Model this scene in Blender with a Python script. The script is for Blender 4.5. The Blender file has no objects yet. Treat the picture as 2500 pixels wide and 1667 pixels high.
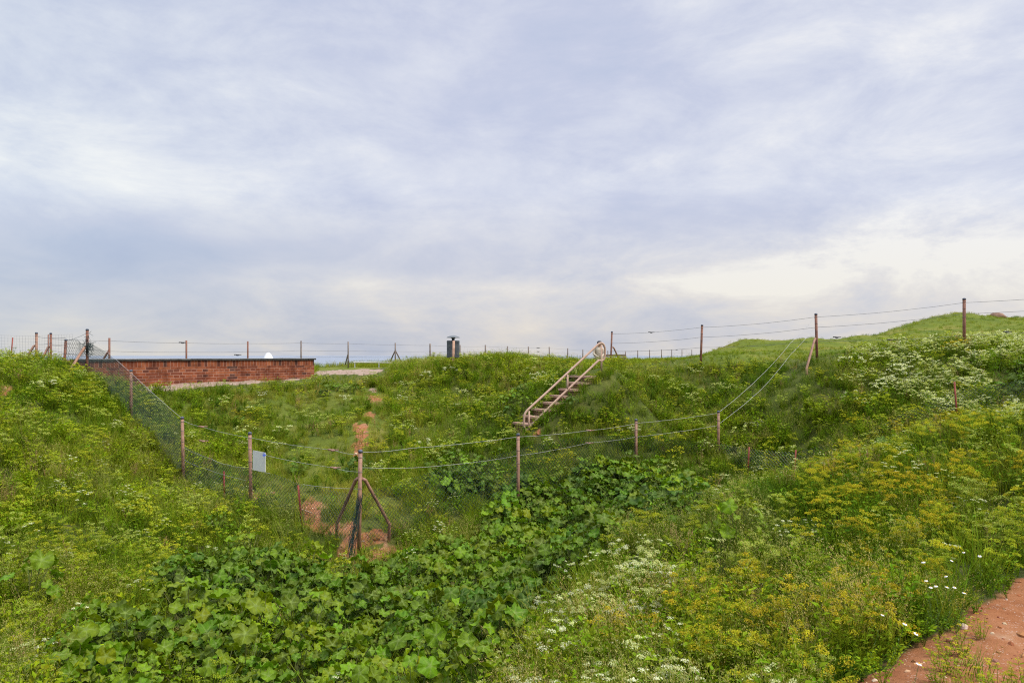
import bpy, bmesh, math, random
import numpy as np
from mathutils import Vector, Matrix, Euler
random.seed(7); rng = np.random.default_rng(11)
R = math.radians
SC = bpy.context.scene
COL = SC.collection
EYE = 1.65
LENS = 26.0
F = LENS / 36.0 * 2500.0
HOR = 867.0

# ------------------------------------------------------------------ helpers
def P(px, py, d):
    return Vector(((px - 1250) / F * d, d, EYE + (HOR - py) / F * d))

def tag(o, label=None, cat=None, group=None, kind=None):
    if label: o['label'] = label
    if cat: o['category'] = cat
    if group: o['group'] = group
    if kind: o['kind'] = kind
    return o

def empty(name, loc=(0, 0, 0)):
    o = bpy.data.objects.new(name, None); COL.objects.link(o); o.location = loc
    o.empty_display_size = 0.2
    return o

def link(name, me, mats, parent=None, smooth=False):
    for m in (mats if isinstance(mats, (list, tuple)) else [mats]):
        me.materials.append(m)
    o = bpy.data.objects.new(name, me); COL.objects.link(o)
    if parent:
        o.parent = parent
        # geometry is written in world space; parent sits at its base
        if parent.parent:
            o.matrix_parent_inverse = parent_world_inv(parent)
        else:
            o.matrix_parent_inverse = Matrix.Translation(-Vector(parent.location))
    if smooth:
        me.polygons.foreach_set('use_smooth', [True] * len(me.polygons))
    return o

def parent_world_inv(p):
    m = Matrix.Identity(4); q = p
    chain = []
    while q: chain.append(q); q = q.parent
    for q in reversed(chain):
        m = m @ q.matrix_parent_inverse @ Matrix.Translation(q.location)
    return m.inverted()

class MB:
    """collects geometry, builds ONE mesh object"""
    def __init__(s): s.v = []; s.f = []; s.m = []
    def add(s, verts, faces, mi=0):
        n = len(s.v); s.v += [tuple(v) for v in verts]
        s.f += [tuple(i + n for i in f) for f in faces]; s.m += [mi] * len(faces)
    def box(s, c, sx, sy, sz, ax=None, mi=0):
        c = Vector(c); ax = ax or (Vector((1, 0, 0)), Vector((0, 1, 0)), Vector((0, 0, 1)))
        vs = []
        for k in (-1, 1):
            for j in (-1, 1):
                for i in (-1, 1):
                    vs.append(c + ax[0] * (i * sx / 2) + ax[1] * (j * sy / 2) + ax[2] * (k * sz / 2))
        s.add(vs, [(0, 2, 3, 1), (4, 5, 7, 6), (0, 1, 5, 4), (2, 6, 7, 3), (0, 4, 6, 2), (1, 3, 7, 5)], mi)
    def tube(s, pts, r, n=8, cap=True, mi=0):
        pts = [Vector(p) for p in pts]; m = len(pts)
        rs = r if isinstance(r, (list, tuple)) else [r] * m
        vs = []; fs = []
        up = None
        for i, p in enumerate(pts):
            t = (pts[min(i + 1, m - 1)] - pts[max(i - 1, 0)])
            t = t.normalized() if t.length > 1e-9 else Vector((0, 0, 1))
            if up is None:
                up = Vector((0, 0, 1)) if abs(t.z) < .9 else Vector((0, 1, 0))
            a = t.cross(up)
            if a.length < 1e-4: a = t.orthogonal()
            a.normalize(); b = a.cross(t).normalized(); up = b
            for k in range(n):
                w = 2 * math.pi * k / n
                vs.append(p + (a * math.cos(w) + b * math.sin(w)) * rs[i])
        for i in range(m - 1):
            for k in range(n):
                k2 = (k + 1) % n
                fs.append((i * n + k, i * n + k2, (i + 1) * n + k2, (i + 1) * n + k))
        if cap:
            fs.append(tuple(range(n - 1, -1, -1))); fs.append(tuple((m - 1) * n + k for k in range(n)))
        s.add(vs, fs, mi)
    def lathe(s, base, prof, n=16, mi=0):
        base = Vector(base); vs = []; fs = []
        for r, z in prof:
            for k in range(n):
                w = 2 * math.pi * k / n
                vs.append(base + Vector((r * math.cos(w), r * math.sin(w), z)))
        m = len(prof)
        for i in range(m - 1):
            for k in range(n):
                k2 = (k + 1) % n
                fs.append((i * n + k, i * n + k2, (i + 1) * n + k2, (i + 1) * n + k))
        fs.append(tuple(range(n - 1, -1, -1))); fs.append(tuple((m - 1) * n + k for k in range(n)))
        s.add(vs, fs, mi)
    def mesh(s, name):
        me = bpy.data.meshes.new(name); me.from_pydata(s.v, [], s.f)
        if s.m and max(s.m) > 0: me.polygons.foreach_set('material_index', s.m)
        me.update(); return me
    def build(s, name, mats, parent=None, smooth=False):
        return link(name, s.mesh(name), mats, parent, smooth)

# ------------------------------------------------------------------ noise
def _hash(ix, iy, seed):
    n = (ix * 374761393 + iy * 668265263 + seed * 2147483647) & 0xffffffff
    n = ((n ^ (n >> 13)) * 1274126177) & 0xffffffff
    return ((n ^ (n >> 16)) & 0xffff) / 65535.0
def vnoise(x, y, seed=0):
    x = np.asarray(x, float); y = np.asarray(y, float)
    ix = np.floor(x).astype(np.int64); iy = np.floor(y).astype(np.int64)
    fx = x - ix; fy = y - iy
    fx = fx * fx * (3 - 2 * fx); fy = fy * fy * (3 - 2 * fy)
    a = _hash(ix, iy, seed); b = _hash(ix + 1, iy, seed); c = _hash(ix, iy + 1, seed); d = _hash(ix + 1, iy + 1, seed)
    return (a * (1 - fx) + b * fx) * (1 - fy) + (c * (1 - fx) + d * fx) * fy
def fbm(x, y, seed=0, oct=4):
    t = 0; a = .5; s = 0
    for o in range(oct):
        t = t + a * vnoise(x * 2 ** o + 17.3 * o, y * 2 ** o + 5.1 * o, seed + o); s += a; a *= .5
    return t / s

# ------------------------------------------------------------------ terrain control points
# (px, py, distance, height of the plants standing on the ground there)
CP = [
 (213,935,19,0),(320,1025,17,0),(445,1180,15,0),(610,1245,13.5,0),(880,1362,12,0),(1265,1255,14,0),(1553,1135,16.5,0),
 (1754,1110,17.5,0),(1829,1158,16.8,0),(1943,1168,16,0),(2333,1040,15,0),(1992,885,20,0),(1714,893,23,0),(1494,898,27,0),
 (2354,850,19,0),(1968,918,19.3,0),
 (2170,817,42,.05),(2210,800,44,0),(2260,780,46,0),(2300,771,47,0),(2350,762,48,0),(2390,768,48.5,0),(2430,777,49,0),(2452,783,49,0),(2500,776,50,0),(2560,774,50,0),(2400,800,42,0),(2300,810,40,0),(2480,805,40,0),(2350,825,34,.2),(2100,835,34,.2),(2000,817,34,.15),(2100,817,37,.1),(1940,832,35,.15),(1900,838,36,.15),
 (1785,837,35,.0),(1815,831,35,.0),(1865,842,36,.0),(1745,853,35,.1),(1700,862,36,.2),(1900,850,30,.15),(2000,845,29,.15),(1800,850,28,.2),(1900,870,22,.2),(2650,780,50,0),(2900,790,45,0),
 (0,876,17,.3),(100,871,18,.3),(180,882,18.7,.3),(-300,885,16,.3),(-300,1100,11,.3),(-500,1400,7,.3),(-300,1667,5,.3),
 (1100,1450,9,.45),(1400,1330,10.5,.4),(1600,1230,13,.4),(1800,1200,14,.3),(2000,1130,14.5,.3),(2150,1080,14.5,.3),
 (2400,1000,9.5,.3),(2200,1060,9.5,.3),(1950,1140,9.5,.3),(1750,1190,9,.3),(1600,1240,9,.3),(1450,1330,8,.3),(1300,1430,7,.35),(1150,1550,5.8,.4),
 (2500,1412,5.4,0),(2100,1667,3.75,0),(2300,1520,4.6,0),(2500,1667,3.7,0),(2500,1550,4.4,0),(2500,1250,6.5,.28),(2450,1100,8,.3),(2650,1050,8,.3),
 (1900,1667,4,.25),(1600,1667,4.2,.25),(1200,1667,4.6,.35),(800,1667,5,.45),(300,1667,5,.4),(0,1667,4.8,.4),
 (2200,1350,5.6,.25),(1900,1400,5.8,.3),(1700,1480,5.4,.3),(2250,1250,6.6,.3),
 (0,1400,7.5,.35),(300,1400,8,.35),(600,1450,8,.45),(800,1450,8.5,.45),(1000,1500,8,.45),(0,1200,10,.3),(250,1250,10.5,.3),(450,1300,11,.3),
 (700,1340,11,.35),(0,1050,12,.3),(150,1050,13,.3),(300,1150,13.5,.3),(150,950,15.5,.3),(0,965,14,.25),
 (450,950,20,.2),(320,938,21,0),(550,930,23.1,0),(767,922,25.7,0),(450,1010,18.5,.25),(600,1000,19.5,.25),(600,1100,16.5,.25),(750,1000,20.5,.25),
 (750,1100,17,.25),(780,1235,13.7,0),(880,1060,18,0),(905,1012,20,0),(912,970,22,0),(912,930,25,0),(900,910,28,0),(850,905,32,0),(800,897,38,.2),
 (1105,895,25,0),(1000,900,26,.3),(1000,880,30,.3),(1200,865,31,.3),(1050,872,31,.3),(1200,950,22.5,.3),(1000,950,23,.3),(1050,1050,18.5,.3),
 (1200,1050,18.5,.3),(1290,1062,18.5,0),(1450,925,19.7,0),(1465,920,21,.1),(1450,900,23,.2),(1350,870,31,.3),(1100,1180,14.5,.3),(1000,1180,14,.3),
 (1400,1130,16,.3),(1300,1160,15.5,.3),(1400,1010,18.8,.1),(1550,1000,19.5,.3),(1650,950,20.5,.3),(1700,920,21.8,.3),(1750,1000,19,.3),(1900,1000,18,.3),
 (1900,930,19,.3),(2100,1000,16.5,.3),(2100,900,18,.3),(2250,950,16.5,.3),(2250,860,18.5,.3),(2450,840,18.5,.3),(2450,950,15.5,.3),
 (2500,1000,14,.3),(2100,860,24,.2),(2450,822,28,.2),(1600,880,30,.3),(1650,872,45,.3),(2700,900,16,.3),(2700,820,22,.2),
]
# (px, z relative to the eye, distance)
CZ = [(1400,-.75,45),(1200,-.7,45),(1000,-.75,40),(1600,-.75,60),(1400,-.78,75),(1800,-.4,60),(2100,.0,62),(1820,-.1,43),(1950,.2,44),(2100,.7,50),(2350,1.9,58),(2450,1.3,60),(2500,1.5,75),(1900,-.6,100),
 (700,-.85,33),(500,-.82,28),(250,-.82,23),(250,-.85,29),(0,-.85,25),(-300,-.85,24),(2400,-1.55,12),(1950,-2.35,12),(2200,-1.9,12),
 (1465,-.75,34),(1100,-.75,60),(800,-.75,45),(400,-.85,40),(1600,-.75,100),(2400,1,110),(0,-.85,40),(1500,-.75,130),(500,-.8,100)]
CX = [(0,0,-1.65),(3,0,-1.65),(-3,0,-1.8),(0,-3,-1.65),(5,3,-1.62),(-6,0,-2.0),(7,-2,-1.6)]
pts = []
for px, py, d, h in CP: p = P(px, py, d); pts.append((p.x, p.y, p.z - h))
for px, z, d in CZ: pts.append(((px - 1250) / F * d, d, EYE + z))
for x, y, z in CX: pts.append((x, y, EYE + z))
_a = P(1292, 1052, 18.4); _b = P(1468, 918, 19.5); _g = Vector((_b.x - _a.x, _b.y - _a.y, 0)).normalized(); _L = math.hypot(_b.x - _a.x, _b.y - _a.y)
for k in range(9):   # the bank stands level with the treads on the near side of the steps, and a little below on the far side
    t = k / 8; q = _a + _g * (_L * t); zz = _a.z + (_b.z - _a.z) * t
    pts.append((q.x + _g.y * .35, q.y - _g.x * .35, zz + .10)); pts.append((q.x - _g.y * 1.0, q.y + _g.x * 1.0, zz + .06)); pts.append((q.x + _g.y * 1.1, q.y - _g.x * 1.1, zz - .22))
pts.append((_b.x + _g.x * .6, _b.y + _g.y * .6, _b.z - .02)); pts.append((_b.x + _g.x * 1.2 - _g.y * .7, _b.y + _g.y * 1.2 + _g.x * .7, _b.z + .02))
pts = np.array(pts)
def dom(x, y):
    s = np.maximum(np.asarray(y, float) + 6, 2.0)
    return np.asarray(x, float) / s, np.log(s)
def _K(r2): return .5 * r2 * np.log(r2 + 1e-12)
_u, _v = dom(pts[:, 0], pts[:, 1])
n = len(pts)
A = np.zeros((n + 3, n + 3))
A[:n, :n] = _K((_u[:, None] - _u) ** 2 + (_v[:, None] - _v) ** 2) + np.eye(n) * 1e-5
A[:n, n:] = np.c_[np.ones(n), _u, _v]; A[n:, :n] = A[:n, n:].T
_w = np.linalg.solve(A, np.r_[pts[:, 2], 0, 0, 0])

FENCE_D = [(-2000,28),(267,30),(455,34),(605,38),(735,41),(850,44),(965,47),(1050,52),(1123,57),(1185,61),(1239,65),(1290,69),(1341,73),(1386,77),
           (1423,81),(1484,85),(1527,88),(1557,92),(1586,96),(1615,100),(1640,105),(1665,110),(1689,115),(2000,150),(2100,400)]
def fence_d(px): return np.interp(px, [a for a, b in FENCE_D], [b for a, b in FENCE_D])

def pix(x, y, z):
    y = np.maximum(y, .05)
    return 1250 + x / y * F, HOR - (z - EYE) / y * F

def inpoly(px, py, poly):
    res = np.zeros(px.shape, bool); n = len(poly)
    for i in range(n):
        x1, y1 = poly[i]; x2, y2 = poly[(i + 1) % n]
        c = ((y1 > py) != (y2 > py))
        with np.errstate(divide='ignore', invalid='ignore'):
            xi = (x2 - x1) * (py - y1) / (y2 - y1 + 1e-12) + x1
        res ^= c & (px < xi)
    return res

def base_z(x, y):
    x = np.asarray(x, float); y = np.asarray(y, float)
    u, v = dom(x, y)
    out = np.zeros(u.shape)
    uf, vf, of = u.ravel(), v.ravel(), out.ravel()
    for i in range(0, uf.size, 20000):
        a = uf[i:i + 20000, None]; b = vf[i:i + 20000, None]
        of[i:i + 20000] = _K((a - _u) ** 2 + (b - _v) ** 2) @ _w[:n] + _w[n] + _w[n + 1] * a[:, 0] + _w[n + 2] * b[:, 0]
    return of.reshape(u.shape)

PATH = [(1800,2600),(1950,1800),(2070,1667),(2190,1603),(2275,1548),(2335,1512),(2425,1450),(2500,1412),(2700,1330),(3600,1300),(4500,2600)]
PAD = [(755,912),(775,906),(830,902),(900,900),(940,902),(925,911),(885,916),(830,914),(790,916)]
STRIP = [(290,930),(767,918),(775,926),(720,929),(600,938),(520,941),(440,951),(370,956),(290,950)]
SPOTS = [(912,952,11,7),(910,975,17,9),(905,1013,14,6),(882,1048,26,13),(880,1070,20,14),(872,1098,10,16),(865,1120,8,10),(770,1248,32,32),(800,1235,25,10),(800,1285,34,20),
         (855,1290,42,18),(885,1325,62,28),(945,1352,52,16),(632,1206,42,12),(2,958,26,14),(1310,1058,25,5),(850,1350,40,14),(925,1310,30,18)]
def dirt_mask(x, y, z):
    px, py = pix(x, y, z)
    ok = y > .2
    jx = (fbm(x * 5, y * 5, 3) - .5); jy = (fbm(x * 5 + 40, y * 5, 5) - .5)
    near = F / np.maximum(y, .5)
    qx = px + jx * near * .30; qy = py + jy * near * .12
    m = np.where(inpoly(qx, qy, PATH) | ((y < 1.5) & (x > .2 + .3 * y)), 1.0, 0.0)
    m = np.maximum(m, np.where(inpoly(qx, qy, PAD) & (y < 40), 1.0, 0))
    m = np.maximum(m, np.where(inpoly(px, py + jy * 12, STRIP) & (y > 18) & (y < 29), 1.0, 0))
    for a, b, rx, ry in SPOTS:
        e = ((qx - a) / rx) ** 2 + ((qy - b) / ry) ** 2
        m = np.maximum(m, np.where(y < 30, np.clip((np.exp(-e * .75) * 1.2 + (fbm(x * 3.4, y * 3.4, 91, 5) - .5) * 2.2 - .53) * 2.5, 0, 1) * (e < 2.2), 0))
    # worn trail between the spots
    pale = np.where((py < 960) & (px < 1000) & (px > 200) & (y > 18), 1.0, 0)
    return np.where(ok, m, np.where(x > .3, 1., 0.)), pale

def terrain(x, y):
    x = np.asarray(x, float); y = np.asarray(y, float)
    z = base_z(x, y)
    z = z + (fbm(x * .9, y * .9, 21, 3) - .5) * .22 * np.clip((y - 5) / 4, 0.15, 1) + (fbm(x * 4, y * 4, 9, 3) - .5) * .05
    px = 1250 + x / np.maximum(y, 1) * F
    e = np.clip((y - fence_d(px) - 3.5) / 30, 0, 1)
    e2 = np.clip((y - 135) / 25, 0, 1)
    e = np.maximum(e, e2); e3 = np.clip((-x - 30) / 25, 0, 1); e = np.maximum(e, e3)
    return z - 46 * e * e * (3 - 2 * e)

# grid
NU, NV = 470, 460
uu = np.linspace(-.95, .95, NU); ss = np.exp(np.linspace(math.log(3.2), math.log(176), NV))
U, S = np.meshgrid(uu, ss); GX = U * S; GY = S - 6
GZ = terrain(GX, GY)
GD, GP = dirt_mask(GX, GY, GZ)
_b = GD.copy()
for _ in range(3):
    _b[1:-1, 1:-1] = (_b[1:-1, 1:-1] * 2 + _b[:-2, 1:-1] + _b[2:, 1:-1] + _b[1:-1, :-2] + _b[1:-1, 2:]) / 6
GD = np.where(GY < 9, _b, GD)
SLOPE_POLY = [(380,955),(900,930),(960,960),(930,1150),(1000,1230),(900,1240),(640,1200),(470,1060)]
# silhouette table for hiding plants nobody can see
SL = (GZ - EYE) / np.maximum(GY, .5); SL[GY < 2] = -9
CM = np.maximum.accumulate(SL, axis=0)
def grid_lookup(T, x, y):
    u = x / (y + 6); s = np.log(y + 6)
    fu = np.clip((u + .95) / 1.9 * (NU - 1), 0, NU - 1.001); fs = np.clip((s - math.log(3.2)) / (math.log(176) - math.log(3.2)) * (NV - 1), 0, NV - 1.001)
    i = fs.astype(int); j = fu.astype(int); a = fs - i; b = fu - j
    return (T[i, j] * (1 - b) + T[i, j + 1] * b) * (1 - a) + (T[i + 1, j] * (1 - b) + T[i + 1, j + 1] * b) * a
def gz(x, y): return float(grid_lookup(GZ, np.array([x]), np.array([y]))[0])
def ground_hit(px, py, h=0.0, dmin=3.0, dmax=90):
    """first place where the ray through a photo point meets ground + h"""
    d = np.exp(np.linspace(math.log(dmin), math.log(dmax), 900))
    x = (px - 1250) / F * d; z = EYE + (HOR - py) / F * d
    g = grid_lookup(GZ, x, d) + h
    k = np.argmax(z <= g)
    return Vector((x[k], d[k], g[k] - h))

# ------------------------------------------------------------------ materials
def new_mat(name):
    m = bpy.data.materials.new(name); m.use_nodes = True
    nt = m.node_tree; nt.nodes.clear()
    out = nt.nodes.new('ShaderNodeOutputMaterial')
    return m, nt, out
def N(nt, t, **kw):
    nd = nt.nodes.new(t)
    for k, v in kw.items():
        if k in nd.inputs.keys(): nd.inputs[k].default_value = v
        else: setattr(nd, k, v)
    return nd
def ramp(nt, stops, interp='LINEAR'):
    r = nt.nodes.new('ShaderNodeValToRGB'); cr = r.color_ramp; cr.interpolation = interp
    while len(cr.elements) > 1: cr.elements.remove(cr.elements[-1])
    cr.elements[0].position = stops[0][0]; cr.elements[0].color = (*stops[0][1], 1)
    for p, c in stops[1:]:
        e = cr.elements.new(p); e.color = (*c, 1)
    return r
def mixc(nt, fac, a, b, mode='MIX'):
    m = nt.nodes.new('ShaderNodeMix'); m.data_type = 'RGBA'; m.blend_type = mode
    for s, v in ((0, fac), (6, a), (7, b)):
        if hasattr(v, 'is_output'): nt.links.new(v, m.inputs[s])
        else: m.inputs[s].default_value = v if s == 0 else (*v, 1)
    return m.outputs[2]
def mth(nt, op, a, b=None, c=None, clamp=False):
    m = nt.nodes.new('ShaderNodeMath'); m.operation = op; m.use_clamp = clamp
    for i, v in enumerate((a, b, c)):
        if v is None: continue
        if hasattr(v, 'is_output'): nt.links.new(v, m.inputs[i])
        else: m.inputs[i].default_value = v
    return m.outputs[0]
def noise(nt, vec, scale, detail=4, rough=.55):
    nd = N(nt, 'ShaderNodeTexNoise', Scale=scale, Detail=detail, Roughness=rough)
    if vec is not None: nt.links.new(vec, nd.inputs['Vector'])
    return nd.outputs['Fac']

def simple_mat(name, c1, c2, scale=20, rough=.6, metal=0, bump=.0, coords='Object', detail=5, c3=None, spec=.4):
    m, nt, out = new_mat(name)
    tc = N(nt, 'ShaderNodeTexCoord'); v = tc.outputs[coords]
    f = noise(nt, v, scale, detail)
    r = ramp(nt, [(.35, c1), (.62, c2)] + ([(.75, c3)] if c3 else []))
    nt.links.new(f, r.inputs[0])
    b = N(nt, 'ShaderNodeBsdfPrincipled'); b.inputs['Roughness'].default_value = rough; b.inputs['Metallic'].default_value = metal
    b.inputs['Specular IOR Level'].default_value = spec
    nt.links.new(r.outputs[0], b.inputs['Base Color'])
    if bump:
        bp = N(nt, 'ShaderNodeBump', Strength=bump, Distance=.01); nt.links.new(noise(nt, v, scale * 2, 6), bp.inputs['Height'])
        nt.links.new(bp.outputs[0], b.inputs['Normal'])
    nt.links.new(b.outputs[0], out.inputs[0]); return m

def leaf_mat(name, stops, attr='tint', trans=.3, var=.35, rough=.7, spec=.08, hue=True, selfnoise=0):
    """foliage: colour from the plant's own tint, per plant variation, light passing through"""
    m, nt, out = new_mat(name)
    at = N(nt, 'ShaderNodeAttribute', attribute_type='INSTANCER', attribute_name=attr)
    r = ramp(nt, stops); nt.links.new(at.outputs['Fac'], r.inputs[0])
    oi = N(nt, 'ShaderNodeAttribute', attribute_type='INSTANCER', attribute_name='rnd')
    geo = N(nt, 'ShaderNodeNewGeometry')
    w = N(nt, 'ShaderNodeTexWhiteNoise', noise_dimensions='1D')
    nt.links.new(mth(nt, 'ADD', geo.outputs['Random Per Island'], oi.outputs['Fac']), w.inputs['W'])
    k = mth(nt, 'MULTIPLY_ADD', w.outputs[0], var * .8, 1 - var * .4)
    k2 = mth(nt, 'MULTIPLY_ADD', oi.outputs['Fac'], var, 1 - var * .5)
    kk = mth(nt, 'MULTIPLY', k, k2)
    hs = N(nt, 'ShaderNodeHueSaturation'); hs.inputs['Saturation'].default_value = 1.07
    nt.links.new(r.outputs[0], hs.inputs['Color']); nt.links.new(kk, hs.inputs['Value'])
    nt.links.new(mth(nt, 'MULTIPLY_ADD', w.outputs[0], .05, .475), hs.inputs['Hue'])
    col = hs.outputs[0]
    if selfnoise:
        tc = N(nt, 'ShaderNodeTexCoord')
        f = noise(nt, tc.outputs['Object'], selfnoise, 3)
        vt = N(nt, 'ShaderNodeAttribute', attribute_name='vein')
        col = mixc(nt, mth(nt, 'MULTIPLY', vt.outputs['Fac'], .75, None, True), col, (.26, .34, .09))
        col = mixc(nt, .55, col, ramp_of(nt, f, [(.38, (.6, .62, .55)), (.62, (1.25, 1.25, 1.1))]), 'MULTIPLY')
        bp = N(nt, 'ShaderNodeBump', Strength=.5, Distance=.01); nt.links.new(f, bp.inputs['Height'])
    b = N(nt, 'ShaderNodeBsdfPrincipled'); b.inputs['Roughness'].default_value = rough
    b.inputs['Specular IOR Level'].default_value = spec
    nt.links.new(col, b.inputs['Base Color'])
    if selfnoise: nt.links.new(bp.outputs[0], b.inputs['Normal'])
    t = N(nt, 'ShaderNodeBsdfTranslucent')
    br = mixc(nt, 1.0, col, (1.0, 1.0, .45), 'MULTIPLY')
    nt.links.new(br, t.inputs['Color'])
    mx = N(nt, 'ShaderNodeMixShader'); mx.inputs[0].default_value = trans
    nt.links.new(b.outputs[0], mx.inputs[1]); nt.links.new(t.outputs[0], mx.inputs[2])
    nt.links.new(mx.outputs[0], out.inputs[0]); return m

def ground_material():
    m, nt, out = new_mat('soil_and_turf')
    tc = N(nt, 'ShaderNodeTexCoord'); v = tc.outputs['Object']
    at = N(nt, 'ShaderNodeAttribute', attribute_name='dirt'); pa = N(nt, 'ShaderNodeAttribute', attribute_name='pale')
    gr = ramp(nt, [(.3, (.030, .040, .012)), (.5, (.055, .068, .018)), (.7, (.085, .075, .028))]); nt.links.new(noise(nt, v, 3.0, 8, .7), gr.inputs[0])
    # open turf on the far mounds
    fr = ramp(nt, [(.3, (.075, .11, .014)), (.5, (.125, .155, .020)), (.68, (.20, .185, .04))]); nt.links.new(noise(nt, v, .45, 8, .62), fr.inputs[0])
    fine = noise(nt, v, 9, 6, .7)
    frm = mixc(nt, .8, fr.outputs[0], ramp_of(nt, fine, [(.3, (.62, .62, .6)), (.7, (1.25, 1.25, 1.2))]), 'MULTIPLY')
    tf = N(nt, 'ShaderNodeAttribute', attribute_name='turf')
    green = mixc(nt, tf.outputs['Fac'], gr.outputs[0], frm)
    so = ramp(nt, [(.25, (.15, .055, .022)), (.42, (.27, .105, .043)), (.58, (.32, .14, .065)), (.72, (.37, .22, .13))]); nt.links.new(noise(nt, v, 2.2, 10, .68), so.inputs[0])
    spk = N(nt, 'ShaderNodeTexVoronoi', Scale=55.0, Randomness=1.0); nt.links.new(v, spk.inputs['Vector'])
    so2 = mixc(nt, mth(nt, 'MULTIPLY', mth(nt, 'LESS_THAN', spk.outputs['Distance'], .26), mth(nt, 'GREATER_THAN', noise(nt, v, 8, 3), .52)), so.outputs[0], (.42, .27, .2))
    pr = ramp(nt, [(.3, (.18, .11, .075)), (.5, (.32, .23, .175)), (.7, (.42, .34, .28))]); nt.links.new(noise(nt, v, 6.5, 8, .8), pr.inputs[0])
    soil = mixc(nt, pa.outputs['Fac'], so2, pr.outputs[0])
    f = mth(nt, 'ADD', at.outputs['Fac'], mth(nt, 'MULTIPLY_ADD', noise(nt, v, 12, 5), .5, -.25))
    f = mth(nt, 'MULTIPLY_ADD', f, 2.5, -.75, True)
    col = mixc(nt, f, green, soil)
    b = N(nt, 'ShaderNodeBsdfPrincipled', Roughness=.95); b.inputs['Specular IOR Level'].default_value = .1
    nt.links.new(col, b.inputs['Base Color'])
    bp = N(nt, 'ShaderNodeBump', Strength=.7, Distance=.025); nt.links.new(noise(nt, v, 22, 8, .75), bp.inputs['Height'])
    nt.links.new(bp.outputs[0], b.inputs['Normal'])
    nt.links.new(b.outputs[0], out.inputs[0]); return m
def ramp_of(nt, sock, stops):
    r = ramp(nt, stops); nt.links.new(sock, r.inputs[0]); return r.outputs[0]

# ------------------------------------------------------------------ ground objects
M_ground = ground_material()
turf = np.clip((GY - 21) / 2, 0, 1) * np.clip((GX - 4) / 3, 0, 1)
turf = np.maximum(turf, np.clip((GY - 30) / 6, 0, 1))
_gx, _gy = pix(GX, GY, GZ + .15); turf = np.maximum(turf, np.where(inpoly(_gx, _gy, SLOPE_POLY) & (GY > 10), .75, 0))
turf = np.maximum(turf, np.where((GY > 12) & (GY < 31), .35, 0))
def sub_sheet(name, facemask, label):
    idx = np.arange(NU * NV).reshape(NV, NU)
    q = np.stack([idx[:-1, :-1], idx[:-1, 1:], idx[1:, 1:], idx[1:, :-1]], -1).reshape(-1, 4)[facemask.ravel()]
    used, inv = np.unique(q, return_inverse=True); inv = inv.reshape(-1, 4)
    me = bpy.data.meshes.new(name)
    co = np.c_[GX.ravel()[used], GY.ravel()[used], GZ.ravel()[used]]
    me.from_pydata(co.tolist(), [], inv.tolist())
    for nm, arr in (('dirt', GD), ('pale', GP), ('turf', turf)):
        a = me.attributes.new(nm, 'FLOAT', 'POINT'); a.data.foreach_set('value', arr.ravel()[used].astype(np.float32))
    me.update()
    o = link(name, me, M_ground, smooth=True)
    tag(o, label, 'ground' if name == 'ground' else 'path', kind='structure')
    return o
fd = (GD[:-1, :-1] + GD[1:, :-1] + GD[:-1, 1:] + GD[1:, 1:]) / 4
fy = GY[:-1, :-1]
m_path = (fd > .5) & (fy < 9)
m_pad = (fd > .5) & (fy > 18) & (GP[:-1, :-1] > .5)
m_trail = (fd > .5) & ~m_path & ~m_pad
sub_sheet('ground', ~(m_path | m_pad | m_trail), 'uneven grassy hollow and banks under the plants')
sub_sheet('dirt_path', m_path, 'bare reddish dirt path in the bottom right corner')
sub_sheet('gravel_strip', m_pad, 'pale gravel beside the low brick wall')
sub_sheet('worn_trail', m_trail, 'worn patches of red soil running down the slope')

# sea
def sea_mat():
    m, nt, out = new_mat('sea_water')
    tc = N(nt, 'ShaderNodeTexCoord')
    b = N(nt, 'ShaderNodeBsdfPrincipled', Roughness=.35); b.inputs['Base Color'].default_value = (.20, .235, .29, 1)
    b.inputs['Specular IOR Level'].default_value = .3
    bp = N(nt, 'ShaderNodeBump', Strength=.3, Distance=.4); nt.links.new(noise(nt, tc.outputs['Object'], .08, 5), bp.inputs['Height'])
    nt.links.new(bp.outputs[0], b.inputs['Normal']); nt.links.new(b.outputs[0], out.inputs[0]); return m
mb = MB(); vs = []; fs = []
rr = [120, 1000, 5000, 20000, 60000]
for r in rr:
    for k in range(64):
        w = 2 * math.pi * k / 64; vs.append((r * math.cos(w), r * math.sin(w), EYE - 42))
for i in range(len(rr) - 1):
    for k in range(64): fs.append((i * 64 + k, i * 64 + (k + 1) % 64, (i + 1) * 64 + (k + 1) % 64, (i + 1) * 64 + k))
fs.append(tuple(range(63, -1, -1)))
mb.add(vs, fs); tag(mb.build('sea', sea_mat()), 'calm blue grey sea below the cliff, reaching the horizon', 'sea', kind='structure')

# ------------------------------------------------------------------ metal, wood, paint
def pipe_mat(name, paint, dark, rust=(.16, .055, .028), amt=.5):
    m, nt, out = new_mat(name)
    tc = N(nt, 'ShaderNodeTexCoord'); v = tc.outputs['Object']
    r1 = ramp(nt, [(.3, dark), (.6, paint)]); nt.links.new(noise(nt, v, 9, 6, .65), r1.inputs[0])
    f = mth(nt, 'MULTIPLY_ADD', noise(nt, v, 17, 7, .7), 6, -3.1 - (1 - amt) * 1.2, True)
    col = mixc(nt, f, r1.outputs[0], rust)
    b = N(nt, 'ShaderNodeBsdfPrincipled', Roughness=.6); nt.links.new(col, b.inputs['Base Color'])
    b.inputs['Specular IOR Level'].default_value = .35
    bp = N(nt, 'ShaderNodeBump', Strength=.3, Distance=.003); nt.links.new(f, bp.inputs['Height']); nt.links.new(bp.outputs[0], b.inputs['Normal'])
    nt.links.new(b.outputs[0], out.inputs[0]); return m
M_post = pipe_mat('faded_pink_paint', (.34, .19, .125), (.20, .10, .065), amt=.75)
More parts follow.
